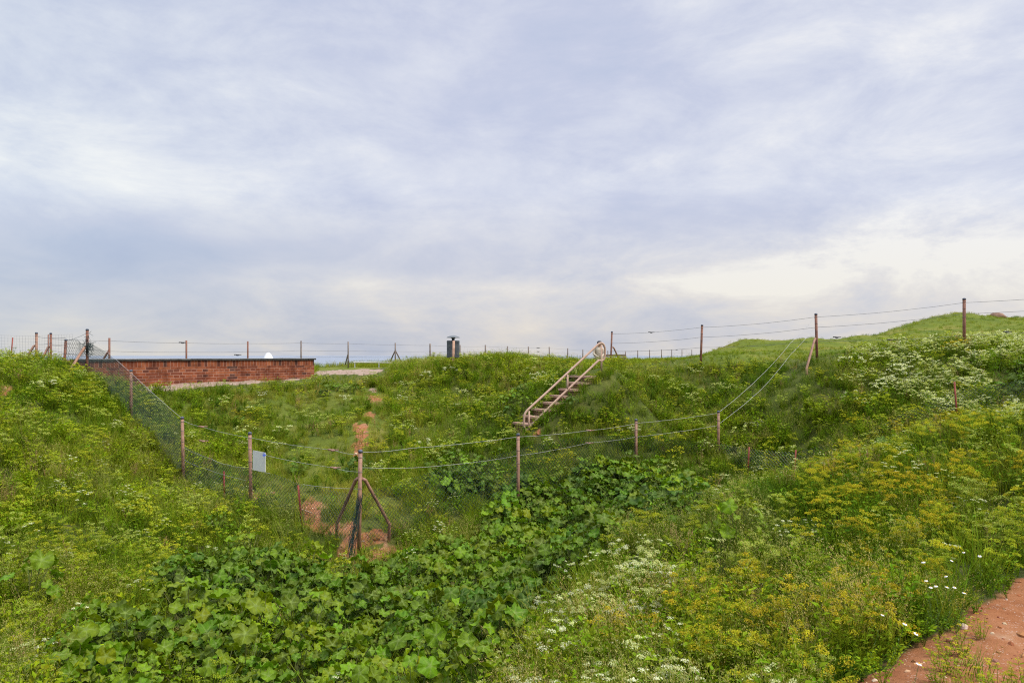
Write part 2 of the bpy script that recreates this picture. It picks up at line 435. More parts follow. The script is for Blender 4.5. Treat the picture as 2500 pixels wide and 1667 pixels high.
M_rail = pipe_mat('rail_paint', (.48, .32, .235), (.38, .235, .165), amt=.22)
M_rusty = pipe_mat('rusty_pipe', (.24, .10, .06), (.14, .055, .035), amt=.8)
M_rod = pipe_mat('red_oxide', (.27, .05, .03), (.17, .035, .02), amt=.5)
M_farpost = simple_mat('weathered_post', (.10, .08, .07), (.2, .15, .12), 6)
M_cap = simple_mat('cap_plastic', (.04, .045, .06), (.09, .10, .14), 30, .5)
M_wire = simple_mat('galvanised_wire', (.34, .34, .33), (.52, .51, .48), 15, .55, .1)
M_wired = simple_mat('dull_wire', (.10, .10, .11), (.2, .2, .2), 15, .6, .3)
M_net = simple_mat('dark_plastic_netting', (.012, .026, .026), (.03, .055, .05), 10, .5)
M_grid = simple_mat('thin_grid_wire', (.15, .16, .18), (.24, .25, .27), 10, .5)
M_tens = simple_mat('rusty_tensioner', (.2, .1, .07), (.34, .2, .15), 40, .7)
M_sign = simple_mat('grey_sign_back', (.74, .72, .69), (.80, .785, .75), 8, .5)
M_blue = simple_mat('blue_tie', (.02, .06, .5), (.04, .12, .7), 20, .4)
M_bin = simple_mat('bin_steel', (.075, .085, .095), (.11, .12, .13), 12, .5)
M_binhood = simple_mat('bin_hood_grey', (.10, .115, .12), (.16, .175, .185), 12, .45)
M_timber = simple_mat('pale_timber', (.36, .2, .13), (.5, .31, .22), 14, .8)
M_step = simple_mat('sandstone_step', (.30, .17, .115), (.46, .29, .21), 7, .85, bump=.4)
M_riser = simple_mat('dark_riser', (.07, .045, .025), (.19, .105, .05), 6, .9, bump=.4)  # step bodies, a darker brown than the treads
M_coping = simple_mat('black_coping_tile', (.018, .02, .018), (.045, .05, .042), 9, .7, bump=.2)
M_mortar = simple_mat('mortar_top', (.3, .27, .24), (.42, .38, .34), 9, .9)
M_white = simple_mat('white_gloss', (.78, .79, .82), (.84, .85, .87), 5, .4)
M_band = simple_mat('black_tape', (.015, .015, .015), (.03, .028, .028), 20, .5)
M_rock = simple_mat('brown_rock', (.17, .095, .06), (.30, .18, .12), 2.5, .9, bump=.6)
M_stone = simple_mat('pale_stone', (.5, .33, .25), (.62, .47, .38), 20, .85, bump=.3)
M_redstone = simple_mat('red_stone', (.34, .13, .08), (.45, .2, .13), 20, .85, bump=.3)
M_bird = simple_mat('dark_clip', (.03, .03, .035), (.06, .06, .07), 20, .6)

def sagline(a, b, sag, n=10, wob=0):
    a = Vector(a); b = Vector(b); out = []
    for i in range(n + 1):
        t = i / n; p = a.lerp(b, t); p.z -= sag * 4 * t * (1 - t)
        if wob and 0 < i < n: p += Vector((random.uniform(-wob, wob), 0, random.uniform(-wob, wob)))
        out.append(p)
    return out

def post(parent, px, pt, d, r=.025, mat=None, name='post', cap=True, lean=0, extra=.12, pb=None):
    top = P(px, pt, d)
    bx = px + lean; b = P(bx, 900, d); zb = gz(b.x, b.y) - extra
    if pb is not None: zb = P(px, pb, d).z
    bot = Vector((b.x, b.y, zb)); mb = MB()
    mb.tube([bot, bot.lerp(top, .5), top], r, 12)
    o = mb.build(name, mat or M_post, parent, True)
    if cap:
        c = MB(); c.lathe(top - Vector((0, 0, .012)), [(r + .004, 0), (r + .005, .03), (r * .8, .045), (r * .3, .05)], 12)
        c.build('cap', M_cap, o, True)
        for q in (.08, .3, .55):
            w = MB(); p = top.lerp(bot, q * .6); w.tube([p + Vector((math.cos(t) * (r + .002), math.sin(t) * (r + .002), .004 * math.sin(3 * t))) for t in np.linspace(0, 2 * math.pi, 13)], .0035, 5, False)
            w.build('wire_wrap', M_wired, o, True)
    return o

def strut(parent, pts_, r=.026, mat=None):
    # bent at the knee like the real braces
    mb = MB(); P3 = [Vector(p) for p in pts_]
    mb.tube(P3, r, 10); return mb.build('strut', mat or M_post, parent, True)

def wire(parent, pl, r=.0042, mat=None, sag=.02, name='wire'):
    line = []
    for a, b in zip(pl[:-1], pl[1:]): line += sagline(a, b, sag, 10, .002)[:-1]
    line.append(pl[-1]); mb = MB(); mb.tube(line, r, 5, False)
    return mb.build(name, mat or M_wire, parent, True)

def tensioner(parent, p, s=1.0, mat=None):
    mb = MB(); p = Vector(p)
    mb.lathe(p - Vector((0, 0, .012 * s)), [(.006 * s, -.012 * s), (.032 * s, -.006 * s), (.036 * s, .008 * s), (.02 * s, .022 * s)], 10)
    mb.box(p + Vector((.05 * s, 0, 0)), .07 * s, .018 * s, .016 * s)
    mb.box(p - Vector((.05 * s, 0, -.004)), .05 * s, .03 * s, .02 * s)
    return mb.build('wire_tensioner', mat or M_tens, parent, True)

def netting(parent, rows, cell=.062, r=.0021, name='chain_mesh', bulge=.03, seed=1, mat=None, grid=False, to_ground=True):
    """woven netting hung between the given (top, bottom) stations"""
    tops = [Vector(a) for a, b in rows]; bots = [Vector(b) for a, b in rows]
    L = [0.0]
    for i in range(1, len(tops)): L.append(L[-1] + math.hypot(tops[i].x - tops[i - 1].x, tops[i].y - tops[i - 1].y))
    Ltot = L[-1]
    ar = np.array
    T = [np.interp(np.linspace(0, Ltot, 400), L, [getattr(t, c) for t in tops]) for c in 'xyz']
    B = [np.interp(np.linspace(0, Ltot, 400), L, [getattr(t, c) for t in bots]) for c in 'xyz']
    H = np.hypot(T[2] - B[2], 0)
    def pos(s, h):
        k = min(399, max(0, s / Ltot * 399)); i = int(k); j = min(i + 1, 399); f = k - i
        tx, ty, tz = [(c[i] * (1 - f) + c[j] * f) for c in T]; bx, by, bz = [(c[i] * (1 - f) + c[j] * f) for c in B]
        Hh = tz - bz
        q = max(0, min(1, h / max(Hh, .05)))
        nz = float(fbm(np.array([s * 1.3]), np.array([h * 1.6]), seed, 2)[0]) - .5
        nx = float(fbm(np.array([s * 1.1 + 9]), np.array([h * 1.4]), seed + 3, 2)[0]) - .5
        x = tx * (1 - q) + bx * q; y = ty * (1 - q) + by * q
        return Vector((x + nx * bulge, y + nz * bulge * 2.2, tz - h + nz * bulge * .6)), Hh
    mb = MB()
    Hmax = max(t.z - b.z for t, b in zip(tops, bots))
    if grid:
        s = 0
        while s <= Ltot:
            line = []; h = 0
            while True:
                p, Hh = pos(s, h)
                line.append(p); h += .15
                if h > Hh: break
            if len(line) > 1: mb.tube(line, r, 3, False)
            s += cell
        h = 0
        while h < Hmax:
            line = [pos(s, h)[0] for s in np.arange(0, Ltot + .01, .2) if h <= pos(s, 0)[1]]
            if len(line) > 1: mb.tube(line, r, 3, False)
            h += cell
    else:
        s0 = -Hmax
        while s0 < Ltot + Hmax:
            for sg in (1, -1):
                line = []; h = 0
                while h <= Hmax + .001:
                    s = s0 + sg * h
                    if 0 <= s <= Ltot:
                        p, Hh = pos(s, h)
                        if h <= Hh + .02: line.append(p)
                    h += .11
                if len(line) > 1: mb.tube(line, r, 3, False)
            s0 += cell * 1.25
    return mb.build(name, mat or M_net, parent)

def rows_from(lst, bot_extra=.05):
    out = []
    for px, pt, d in lst:
        t = P(px, pt, d); out.append((t, Vector((t.x, t.y, gz(t.x, t.y) + bot_extra))))
    return out

# ------------------------------------------------------------------ near fence
nf = empty('netting_fence', P(880, 1362, 12))
tag(nf, 'sagging dark netting fence on pinkish steel posts running down the hill and across the hollow', 'fence')
for a in [(213,806,19,.034),(320,906,17),(445,1021,15),(610,1059,13.5),(880,1103,12,.033),(1265,1062,14),(1553,1026,16.5),(1754,1006,17.5)]:
    post(nf, a[0], a[1], a[2], a[3] if len(a) > 3 else .031, M_rusty if a[0] in (213,) else M_post, lean=-4 if a[0] == 880 else (3 if a[0] in (445, 610) else 0))
def ray_pt(px, py, d): return P(px, py, d)
strut(nf, [P(876,1166,12.0), P(868,1172,12.05), P(823,1277,12.5), P(820,1352,12.6)], .028)
strut(nf, [P(884,1168,12.0), P(892,1172,12.05), P(951,1280,12.45), P(947,1366,12.5)], .028)
strut(nf, [P(210,846,19), P(205,850,18.9), P(159,922,18.2), P(160,950,18.2)], .033)
for pl in [
    [P(215,812,19), P(320,910,17), P(443,1020,15)],
    [P(447,1026,15), P(495,1042,14.6), P(610,1068,13.5), P(813,1098,12.4), P(878,1109,12)],
    [P(447,1092,15), P(515,1119,14.4), P(560,1135,14), P(610,1141,13.5), P(660,1155,13.2)],
    [P(450,1122,15), P(500,1143,14.5), P(600,1172,13.6)],
    [P(610,1103,13.5), P(645,1110,13.3), P(820,1142,12.4), P(878,1151,12)],
    [P(882,1103,12), P(1000,1094,12.6), P(1265,1066,14)],
    [P(882,1141,12), P(1060,1138,12.9), P(1265,1112,14)],
    [P(1265,1066,14), P(1440,1050,15.9), P(1553,1033,16.5)],
    [P(1265,1112,14), P(1440,1080,15.9), P(1553,1066,16.5)],
    [P(1553,1033,16.5), P(1754,1008,17.5)],
    [P(1553,1066,16.5), P(1754,1038,17.5)],
    [P(882,1193,12.0), P(740,1182,12.8)]]:
    wire(nf, pl, .0028)
wire(nf, [P(1754,1007,17.5), P(1860,915,18.7), P(1930,837,19.4), P(1989,775,20)], .0034, sag=.03)
wire(nf, [P(1754,1035,17.5), P(1860,949,18.7), P(1930,865,19.4), P(1989,800,20)], .0034, sag=.03)
for p in [P(495,1041,14.6), P(497,1076,14.7), P(813,1098,12.4), P(818,1141,12.4), P(1440,1050,15.9), P(1438,1081,15.9)]: tensioner(nf, p, 1.1)
for px, pt, d, lean in [(547,1150,14.1,0),(728,1184,12.8,10),(1829,1091,16.8,-4),(1943,1098,16,-5),(2330,932,15,9)]:
    post(nf, px, pt, d, .017, M_rod, 'rod', False, lean)
netting(nf, rows_from([(213,832,19),(262,862,18.1),(320,912,17),(380,965,16),(445,1030,15)]), .055, .0030, seed=4)
netting(nf, rows_from([(445,1085,15),(515,1119,14.4),(548,1134,14.1),(610,1143,13.5),(680,1160,13.1),(730,1181,12.8),(830,1200,12.3),(872,1212,12)]), .056, .0030, seed=8)
netting(nf, rows_from([(884,1205,12),(940,1188,12.3),(1000,1165,12.6),(1150,1125,13.3),(1265,1095,14),(1330,1075,14.7),(1430,1066,15.4),(1553,1062,16.5),(1680,1075,17.1),(1754,1082,17.5),(1829,1096,16.8),(1943,1104,16),(2100,1062,15.6),(2330,950,15),(2520,925,14.8)]), .062, .0030, seed=12)
# slumped bundle of netting hanging off the corner post
mbb = MB()
for k in range(26):
    a = P(878 + random.uniform(-7, 9), 1195 + random.uniform(0, 40), 11.95 + random.uniform(-.04, .04)); b = P(852 + random.uniform(-5, 7), 1395 + random.uniform(-60, 10), 11.75 + random.uniform(-.05, .05))
    mid = a.lerp(b, .45) + Vector((random.uniform(-.03, .05), random.uniform(-.03, .03), random.uniform(-.05, .05)))
    ln = [a, a.lerp(mid, .5) + Vector((random.uniform(-.02, .02), 0, 0)), mid, mid.lerp(b, .5) + Vector((random.uniform(-.03, .02), 0, 0)), b]
    mbb.tube(ln, .0028, 4, False)
for k in range(60):
    t = random.random(); c = P(878, 1210, 11.93).lerp(P(852, 1390, 11.73), t); q = .035
    mbb.tube([c + Vector((random.uniform(-q, q), random.uniform(-.03, .03), random.uniform(-q, q))) for _ in range(3)], .0026, 4, False)
mbb.build('net_bundle', M_net, nf)
# tangle at the top post on the hill
mbb = MB()
for k in range(70):
    c = P(random.gauss(216, 5), random.gauss(848, 12), 18.95); q = .07
    mbb.tube([c + Vector((random.uniform(-q, q), random.uniform(-.04, .04), random.uniform(-q, q))) for _ in range(4)], .004, 4, False)
mbb.build('net_bundle', M_net, nf)

# sign hanging behind the third post
sg = MB(); a, b, c, d_ = P(617,1099,13.42), P(648,1105,13.2), P(648,1152,13.2), P(617,1147,13.42)
nrm = (b - a).cross(d_ - a).normalized() * .006
sg.add([a, b, c, d_, a + nrm, b + nrm, c + nrm, d_ + nrm], [(0, 1, 2, 3), (7, 6, 5, 4), (0, 4, 5, 1), (1, 5, 6, 2), (2, 6, 7, 3), (3, 7, 4, 0)])
so = sg.build('warning_sign', M_sign); tag(so, 'plain grey back of a small rectangular sign wired to a fence post', 'sign')
tm = MB(); p = P(645,1110,13.17)
tm.tube([p + Vector((math.cos(t) * .02, -.01, math.sin(t) * .03)) for t in np.linspace(0, 6.28, 9)], .006, 6, False)
tm.tube([p + Vector((-.02, -.01, .0)), p + Vector((.04, -.01, -.005))], .006, 6)
tm.build('cable_tie', M_blue, so)
stk = MB(); a_ = ground_hit(690, 1238, .02, 8, 20); b_ = ground_hit(762, 1254, .03, 8, 20); stk.tube([a_ + Vector((0, 0, .03)), a_.lerp(b_, .5) + Vector((0, 0, .07)), b_ + Vector((0, 0, .04))], [.012, .016, .014], 7)
tag(stk.build('branch', M_timber), 'thin dry branch lying on the ground beside the bare soil', 'branch')
lr = empty('low_rail', P(925, 890, 43)); tag(lr, 'low pale rail in the grass in front of the cliff fence', 'rail')
m_ = MB(); m_.tube([P(862, 884, 42.5), P(925, 885, 43), P(990, 886, 43.5)], .03, 8); m_.build('rail', M_wire, lr)
for px_ in (866, 925, 986):
    m_ = MB(); q_ = P(px_, 885, 43); m_.tube([q_, Vector((q_.x, q_.y, gz(q_.x, q_.y) - .1))], .03, 8); m_.build('rail_post', M_wire, lr)
# stake
st = MB(); gp = ground_hit(1024, 1392, 0, 8, 14); st.tube([gp - Vector((0, 0, .1)), gp + Vector((0, 0, .24))], .042, 12)
tag(st.build('wooden_stake', M_timber), 'short sawn off brown stake in the grass right of the braced post', 'stake')

# ------------------------------------------------------------------ wire fence along the bank (right)
hf = empty('wire_fence', P(1992, 885, 20)); tag(hf, 'rusty pipe posts with three sagging wires climbing the right hand bank', 'fence')
for a in [(1494,811,27,.031),(1714,795,23,.035),(1992,768,20,.036),(2354,731,19,.038)]:
    post(hf, a[0], a[1], a[2], a[3], M_rusty, lean=-4 if a[0] in (1494, 1714) else (3 if a[0] == 1992 else 0))
strut(hf, [P(1991,826,20), P(1988,832,19.95), P(1969,900,19.4), P(1972,932,19.3)], .032)
strut(hf, [P(1496,847,27), P(1499,850,27.02), P(1519,893,27.5)], .028, M_post)
pR = Vector((P(2750, 700, 17)))
for ys in [(815,799,774,739,716),(838,823,799,766,748),(857,848,832,819,802)]:
    wire(hf, [P(1494,ys[0],27), P(1714,ys[1],23), P(1992,ys[2],20), P(2354,ys[3],19), P(2800,ys[4]-14,16.5)], .0042, M_wired, sag=.045)
for p in [P(1590,811,25.2), P(2043,823,19.9), P(2459,810,18.6), P(2174,829,19.5)]: tensioner(hf, p, 1.3, M_bird)

# ------------------------------------------------------------------ far fence on the cliff edge
ff = empty('cliff_fence', P(850, 890, 44)); tag(ff, 'long thin post and wire fence along the cliff edge against the sea', 'fence')
FP = [(267,825),(455,831),(605,833),(735,832),(850,834),(965,837),(1050,839),(1123,842),(1185,842),(1239,845),(1290,846),(1341,847),(1386,850),(1423,853),(1484,856),
      (1527,857),(1557,855),(1586,854),(1615,853),(1640,853),(1665,853),(1689,853)]
dens = []
for px, pt in FP:
    d = float(fence_d(px)); dens.append((px, pt, d))
    post(ff, px, pt, d, .04 if px < 1000 else .055, M_rusty if px in (267, 455, 605) else M_farpost, cap=False)
for y0 in (4, 18.5, 31, 44):
    k = y0 / 50.0
    line = [P(120, 823 + y0, 29)] + [P(px, pt + k * 1.45 / d * F * 1.0, d) for px, pt, d in dens]
    wire(ff, line, .006, M_wired, .02)
strut(ff, [P(266,855,30), P(252,878,30.2), P(250,885,30.2)], .04, M_rusty)
strut(ff, [P(849,866,44), P(843,890,44.5)], .035, M_farpost)
strut(ff, [P(965,855,47), P(952,884,47.5)], .04, M_farpost); strut(ff, [P(965,855,47), P(980,884,47.5)], .04, M_farpost)
for p in [P(446,836,34), P(580,866,37), P(1314,849,71), P(1314,858,71), P(1652,854,106)]: tensioner(ff, p, 2.2, M_bird)

# ------------------------------------------------------------------ grid fence on the left hill
lf = empty('grid_fence', P(89, 880, 22)); tag(lf, 'thin square grid fence with braced brown posts on top of the left hill', 'fence')
post(lf, 89, 814, 22, .034, M_post); post(lf, 124, 815, 22.4, .032, M_rusty)
post(lf, 118, 816, 22.6, .016, M_rusty, 'rod', False); post(lf, 31, 824, 21, .016, M_rod, 'rod', False, -8)
post(lf, 161, 831, 20.6, .035, M_rusty, lean=-7)
strut(lf, [P(86,844,22), P(82,845,22), P(60,882,21.6)], .033); strut(lf, [P(121,847,22.4), P(117,848,22.4), P(100,882,22)], .033)
netting(lf, [(P(-200,812,20), P(-200,885,20)), (P(0,818,21), P(0,890,21)), (P(30,819,21.3), P(30,890,21.3)), (P(89,820,22), P(89,890,22)), (P(124,818,22.4), P(124,890,22.4)), (P(178,816,23), P(178,890,23))],
        .085, .0022, 'grid_mesh', .02, 5, M_grid, True)
for ys in ((821,824,824),(840,839,841),(864,866,863)):
    wire(lf, [P(89,ys[0],22), P(118,ys[1],22.5), P(161,ys[2],20.6)], .0045, M_wired)
wire(lf, [P(161,832,20.6), P(213,813,19)], .004, M_wired); wire(lf, [P(161,839,20.6), P(213,838,19)], .005, M_wired)
wire(lf, [P(161,863,20.6), P(213,863,19)], .005, M_wired)
netting(lf, rows_from([(162,828,20.6),(180,828,20.1),(190,834,19.8),(212,843,19.05)], .0), .10, .0030, 'chain_mesh', .14, 31)

# ------------------------------------------------------------------ brick wall
def brick_mat(name, soldier=False):
    m, nt, out = new_mat(name)
    uv = N(nt, 'ShaderNodeUVMap', uv_map='wall')
    br = N(nt, 'ShaderNodeTexBrick'); nt.links.new(uv.outputs[0], br.inputs['Vector'])
    br.inputs['Color1'].default_value = (0, 0, 0, 1); br.inputs['Color2'].default_value = (1, 1, 1, 1); br.inputs['Mortar'].default_value = (.5, .5, .5, 1)
    br.inputs['Scale'].default_value = 1; br.inputs['Mortar Size'].default_value = .009; br.inputs['Mortar Smooth'].default_value = .2
    br.inputs['Bias'].default_value = 0
    if soldier: br.offset = 0; br.inputs['Brick Width'].default_value = .105; br.inputs['Row Height'].default_value = .20
    else:
        br.offset = .5; br.inputs['Brick Width'].default_value = .36; br.inputs['Row Height'].default_value = .083; br.squash = .5; br.squash_frequency = 2
    r = ramp(nt, [(0, (.085, .045, .035)), (.12, (.13, .045, .028)), (.3, (.20, .058, .028)), (.7, (.26, .078, .034)), (1, (.29, .10, .045))]); nt.links.new(br.outputs['Color'], r.inputs[0])
    n1 = noise(nt, uv.outputs[0], 3.2, 7, .65)
    c = mixc(nt, 1.0, r.outputs[0], ramp_of(nt, n1, [(.34, (.42, .38, .38)), (.5, (.85, .82, .8)), (.66, (1.2, 1.2, 1.2))]), 'MULTIPLY')
    mort = ramp_of(nt, n1, [(.35, (.15, .06, .04)), (.6, (.38, .2, .14))])
    c = mixc(nt, br.outputs['Fac'], c, mort)
    b = N(nt, 'ShaderNodeBsdfPrincipled', Roughness=.9); nt.links.new(c, b.inputs['Base Color']); b.inputs['Specular IOR Level'].default_value = .15
    bp = N(nt, 'ShaderNodeBump', Strength=.7, Distance=.01, invert=True); nt.links.new(br.outputs['Fac'], bp.inputs['Height']); nt.links.new(bp.outputs[0], b.inputs['Normal'])
    nt.links.new(b.outputs[0], out.inputs[0]); return m
WL = P(190, 876, 19.72); WR = P(767, 872, 25.7)
wdir = Vector((WR.x - WL.x, WR.y - WL.y, 0)); wlen = wdir.length; wdir.normalize(); wn = Vector((-wdir.y, wdir.x, 0))  # pointing away from camera
zt0 = EYE - .105; zb0 = EYE - 1.0
bw = empty('brick_wall', (WR.x, WR.y, zb0)); tag(bw, 'long low red brick wall with black tile coping on the far slope', 'wall')
def wall_box(name, s0, s1, t0, t1, z0, z1, mat):
    vs = []
    for z in (z0, z1):
        for s_, t_ in ((s0, t0), (s1, t0), (s1, t1), (s0, t1)):
            p = Vector((WL.x, WL.y, 0)) + wdir * s_ + wn * t_; p.z = z; vs.append(p)
    me = bpy.data.meshes.new(name); me.from_pydata(vs, [], [(3, 2, 1, 0), (4, 5, 6, 7), (0, 1, 5, 4), (1, 2, 6, 5), (2, 3, 7, 6), (3, 0, 4, 7)])
    uvl = me.uv_layers.new(name='wall')
    for poly in me.polygons:
        for li in poly.loop_indices:
            co = me.vertices[me.loops[li].vertex_index].co; rel = co - Vector((WL.x, WL.y, 0))
            uvl.data[li].uv = (rel.dot(wdir) + rel.dot(wn), co.z - z0)
    return link(name, me, mat, bw)
MBk = brick_mat('red_brick'); MSo = brick_mat('red_brick_upright', True)
wall_box('brickwork', 0, wlen, 0, .3, zb0, zt0 - .245, MBk)
wall_box('upright_course', 0, wlen - .003, .003, .297, zt0 - .245, zt0 - .055, MSo)
wall_box('brickwork', .05, .35, .3, 6, zb0, zt0 - .055, MBk); wall_box('brickwork', wlen - .36, wlen - .05, .3, 6, zb0, zt0 - .055, MBk)
wall_box('brickwork', 0, wlen, 6, 6.3, zb0, zt0 - .055, MBk)
cp = MB(); cn = int(wlen / .33); X3 = (wdir, wn, Vector((0, 0, 1)))
for k in range(cn + 1):
    s_ = (k + .5) * (wlen + .12) / (cn + 1) - .06; base = Vector((WL.x, WL.y, 0)) + wdir * s_ + wn * .15
    jz = random.uniform(-.004, .004)
    cp.box(Vector((base.x, base.y, zt0 - .03 + jz)), (wlen + .12) / (cn + 1) - .008, .38, .05, X3)
cp.build('coping', M_coping, bw)
ft = MB(); base = Vector((WL.x, WL.y, 0)) + wdir * (wlen / 2 + .03) + wn * .17
ft.box(Vector((base.x, base.y, zt0 - .002)), wlen + .1, .3, .012, X3); ft.build('top_bedding', M_mortar, bw)
for tt in (.175, 6.15):
    pass

# white rounded marker behind the wall
wm = MB(); q = P(655, 867, 31); gzq = gz(q.x, q.y)
topz = P(655, 860.5, 31).z; hh = topz - gzq
wm.lathe((q.x, q.y, gzq - .05), [(.36, 0), (.34, .2), (.26, hh - .34), (.19, hh - .17), (.13, hh - .05), (.10, hh - .005), (.06, hh + .03), (.02, hh + .05)], 24)
tag(wm.build('marker_cone', M_white, None, True), 'white rounded cone peeking over the brick wall', 'marker')

# ------------------------------------------------------------------ stairs and handrail
SB = P(1292, 1052, 18.4); STP = P(1468, 918, 19.5)
gdir = Vector((STP.x - SB.x, STP.y - SB.y, 0)); run = gdir.length; gdir.normalize(); side = Vector((-gdir.y, gdir.x, 0))
if side.x > 0: side = -side
stz = [(1435, 925), ]
sc_ = empty('outdoor_stairs', SB); tag(sc_, 'overgrown flight of reddish stone steps climbing the grassy bank', 'stairs')
nst = 8; rise = (STP.z - SB.z) / nst
for k in range(nst):
    p = SB + gdir * (run * k / nst - .05); z = SB.z + rise * (k + 1)
    dep = run / nst + .06 if k < nst - 1 else .75
    wd = .72 if k < nst - 1 else 1.15
    c = p + gdir * (dep / 2) + side * (wd / 2 + .02)
    st_ = MB(); st_.box(Vector((c.x, c.y, z - .025)), dep, wd, .05, (gdir, side, Vector((0, 0, 1))))
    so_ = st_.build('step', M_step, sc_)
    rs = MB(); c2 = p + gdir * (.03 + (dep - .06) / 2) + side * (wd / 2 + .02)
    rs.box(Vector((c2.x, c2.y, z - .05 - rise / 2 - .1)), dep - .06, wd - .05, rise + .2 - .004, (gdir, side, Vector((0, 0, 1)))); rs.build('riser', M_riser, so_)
hr = empty('stair_handrail', SB); tag(hr, 'faded pink tubular handrail loop leaning up the overgrown steps', 'handrail')
def HRp(px, py):
    # point in the vertical plane of the rail
    t = (px - 1250) / F
    # X = t*d, on line SB + gdir*s  -> solve
    s_ = (t * SB.y - SB.x) / (gdir.x - t * gdir.y); y = SB.y + gdir.y * s_
    return P(px, py, y)
def arc(pts_, n=6):
    """round a polyline with Catmull-Rom"""
    o = []; q = [Vector(p) for p in pts_]
    for i in range(len(q) - 1):
        p0 = q[max(i - 1, 0)]; p1 = q[i]; p2 = q[i + 1]; p3 = q[min(i + 2, len(q) - 1)]
        for k in range(n):
            t = k / n
            o.append(.5 * ((2 * p1) + (p2 - p0) * t + (2 * p0 - 5 * p1 + 4 * p2 - p3) * t * t + (3 * p1 - p0 - 3 * p2 + p3) * t ** 3))
    o.append(q[-1]); return o
mb = MB()
loop = [HRp(1293,1043), HRp(1289,1050), HRp(1283,1049), HRp(1279.5,1040), HRp(1280,1016), HRp(1284,1006), HRp(1293,996), HRp(1340,953), HRp(1385,911), HRp(1430,869), HRp(1458,843), HRp(1464,838.5), HRp(1470,838), HRp(1474.5,843), HRp(1477,853), HRp(1476.5,869), HRp(1473.5,878), HRp(1468,881), HRp(1462,880), HRp(1455,886), HRp(1420,919), HRp(1390,947), HRp(1350,985), HRp(1297,1038), HRp(1293,1043)]
mb.tube(arc(loop, 5), .029, 10); mb.build('rail_loop', M_rail, hr, True)
bd = MB(); bd.tube(arc([HRp(1278.5,1042), HRp(1280,1048), HRp(1284.5,1052), HRp(1289,1052)], 4), .0275, 10); bd.build('black_band', M_band, hr, True)
for px, a, b in ((1291.5, 1003, 1066), (1385.5, 914, 962), (1468.5, 841, 930)):
    mb = MB(); mb.tube([HRp(px, b), HRp(px, a)], .0245, 12); mb.build('rail_post', M_rail, hr, True)

# ------------------------------------------------------------------ litter bin
bc = P(1105, 893, 25); bz = gz(bc.x, bc.y)
lb = empty('litter_bin', (bc.x, bc.y, bz)); tag(lb, 'grey steel litter bin with mushroom hood on a brown post', 'litter bin')
q = 25 / F
zt = lambda py: EYE + (HOR - py) * q
mb = MB(); yb = 25.12
# open-topped box with rolled rim
w_, dpt = 30 * q, .3
mb.box((bc.x, yb + dpt / 2, (zt(831) + zt(873)) / 2), w_, dpt, zt(831) - zt(873))
bo = mb.build('bin_box', M_bin, lb)
md = bo.modifiers.new('b', 'BEVEL'); md.width = .012; md.segments = 2
mb = MB(); mb.box((bc.x, yb - .006, zt(834)), w_ + .012, .014, .02); mb.build('rim', M_binhood, lb)
mb = MB(); mb.lathe((bc.x, yb + .12, zt(824)), [(w_ * .54, 0), (w_ * .54, .012), (w_ * .44, .036), (w_ * .26, .066), (w_ * .12, .078), (.01, .08)], 28); mb.build('hood', M_binhood, lb, True)
mb = MB(); mb.lathe((bc.x, yb + .12, zt(832)), [(.05, 0), (.05, zt(826) - zt(832)), (.09, zt(824.2) - zt(832))], 14); mb.build('neck', M_bin, lb, True)
mb = MB(); mb.tube([(bc.x + .0, 25.03, bz - .1), (bc.x + .035, 25.03, zt(831.5))], .043, 12); mb.build('post', M_timber, lb, True)

# ------------------------------------------------------------------ boulder on the hill, stones on the path
def rock(name, c, sx, sy, sz, mat, label, seed, cat='rock', sub=3):
    bm = bmesh.new(); bmesh.ops.create_icosphere(bm, subdivisions=sub, radius=1)
    for v in bm.verts:
        n_ = v.co.normalized(); k = 1 + .28 * (float(fbm(np.array([n_.x * 1.4 + seed]), np.array([n_.y * 1.4 + n_.z * 1.7]), seed, 3)[0]) - .5) * 2
        v.co = Vector((n_.x * sx * k, n_.y * sy * k, n_.z * sz * k))
    me = bpy.data.meshes.new(name); bm.to_mesh(me); bm.free()
    o = bpy.data.objects.new(name, me); COL.objects.link(o); o.location = c; me.materials.append(mat)
    me.polygons.foreach_set('use_smooth', [True] * len(me.polygons)); tag(o, label, cat); return o
q = P(2434, 778, 48.5); rock('boulder', (q.x, q.y, q.z + .10), .46, .5, .32, M_rock, 'weathered brown boulder on the crest of the far green mound', 3)
q = P(2424, 776, 48.8)
h_ = ground_hit(2351, 1534, .0, 3); rock('stone', (h_.x, h_.y, h_.z + .012), .028, .024, .02, M_stone, 'pale rounded stone lying at the plant edge of the dirt path', 5, 'stone')
h_ = ground_hit(2318, 1566, .0, 3); rock('stone', (h_.x, h_.y, h_.z + .01), .020, .018, .016, M_redstone, 'small reddish stone on the dirt path, nearer than the pale one', 9, 'stone')

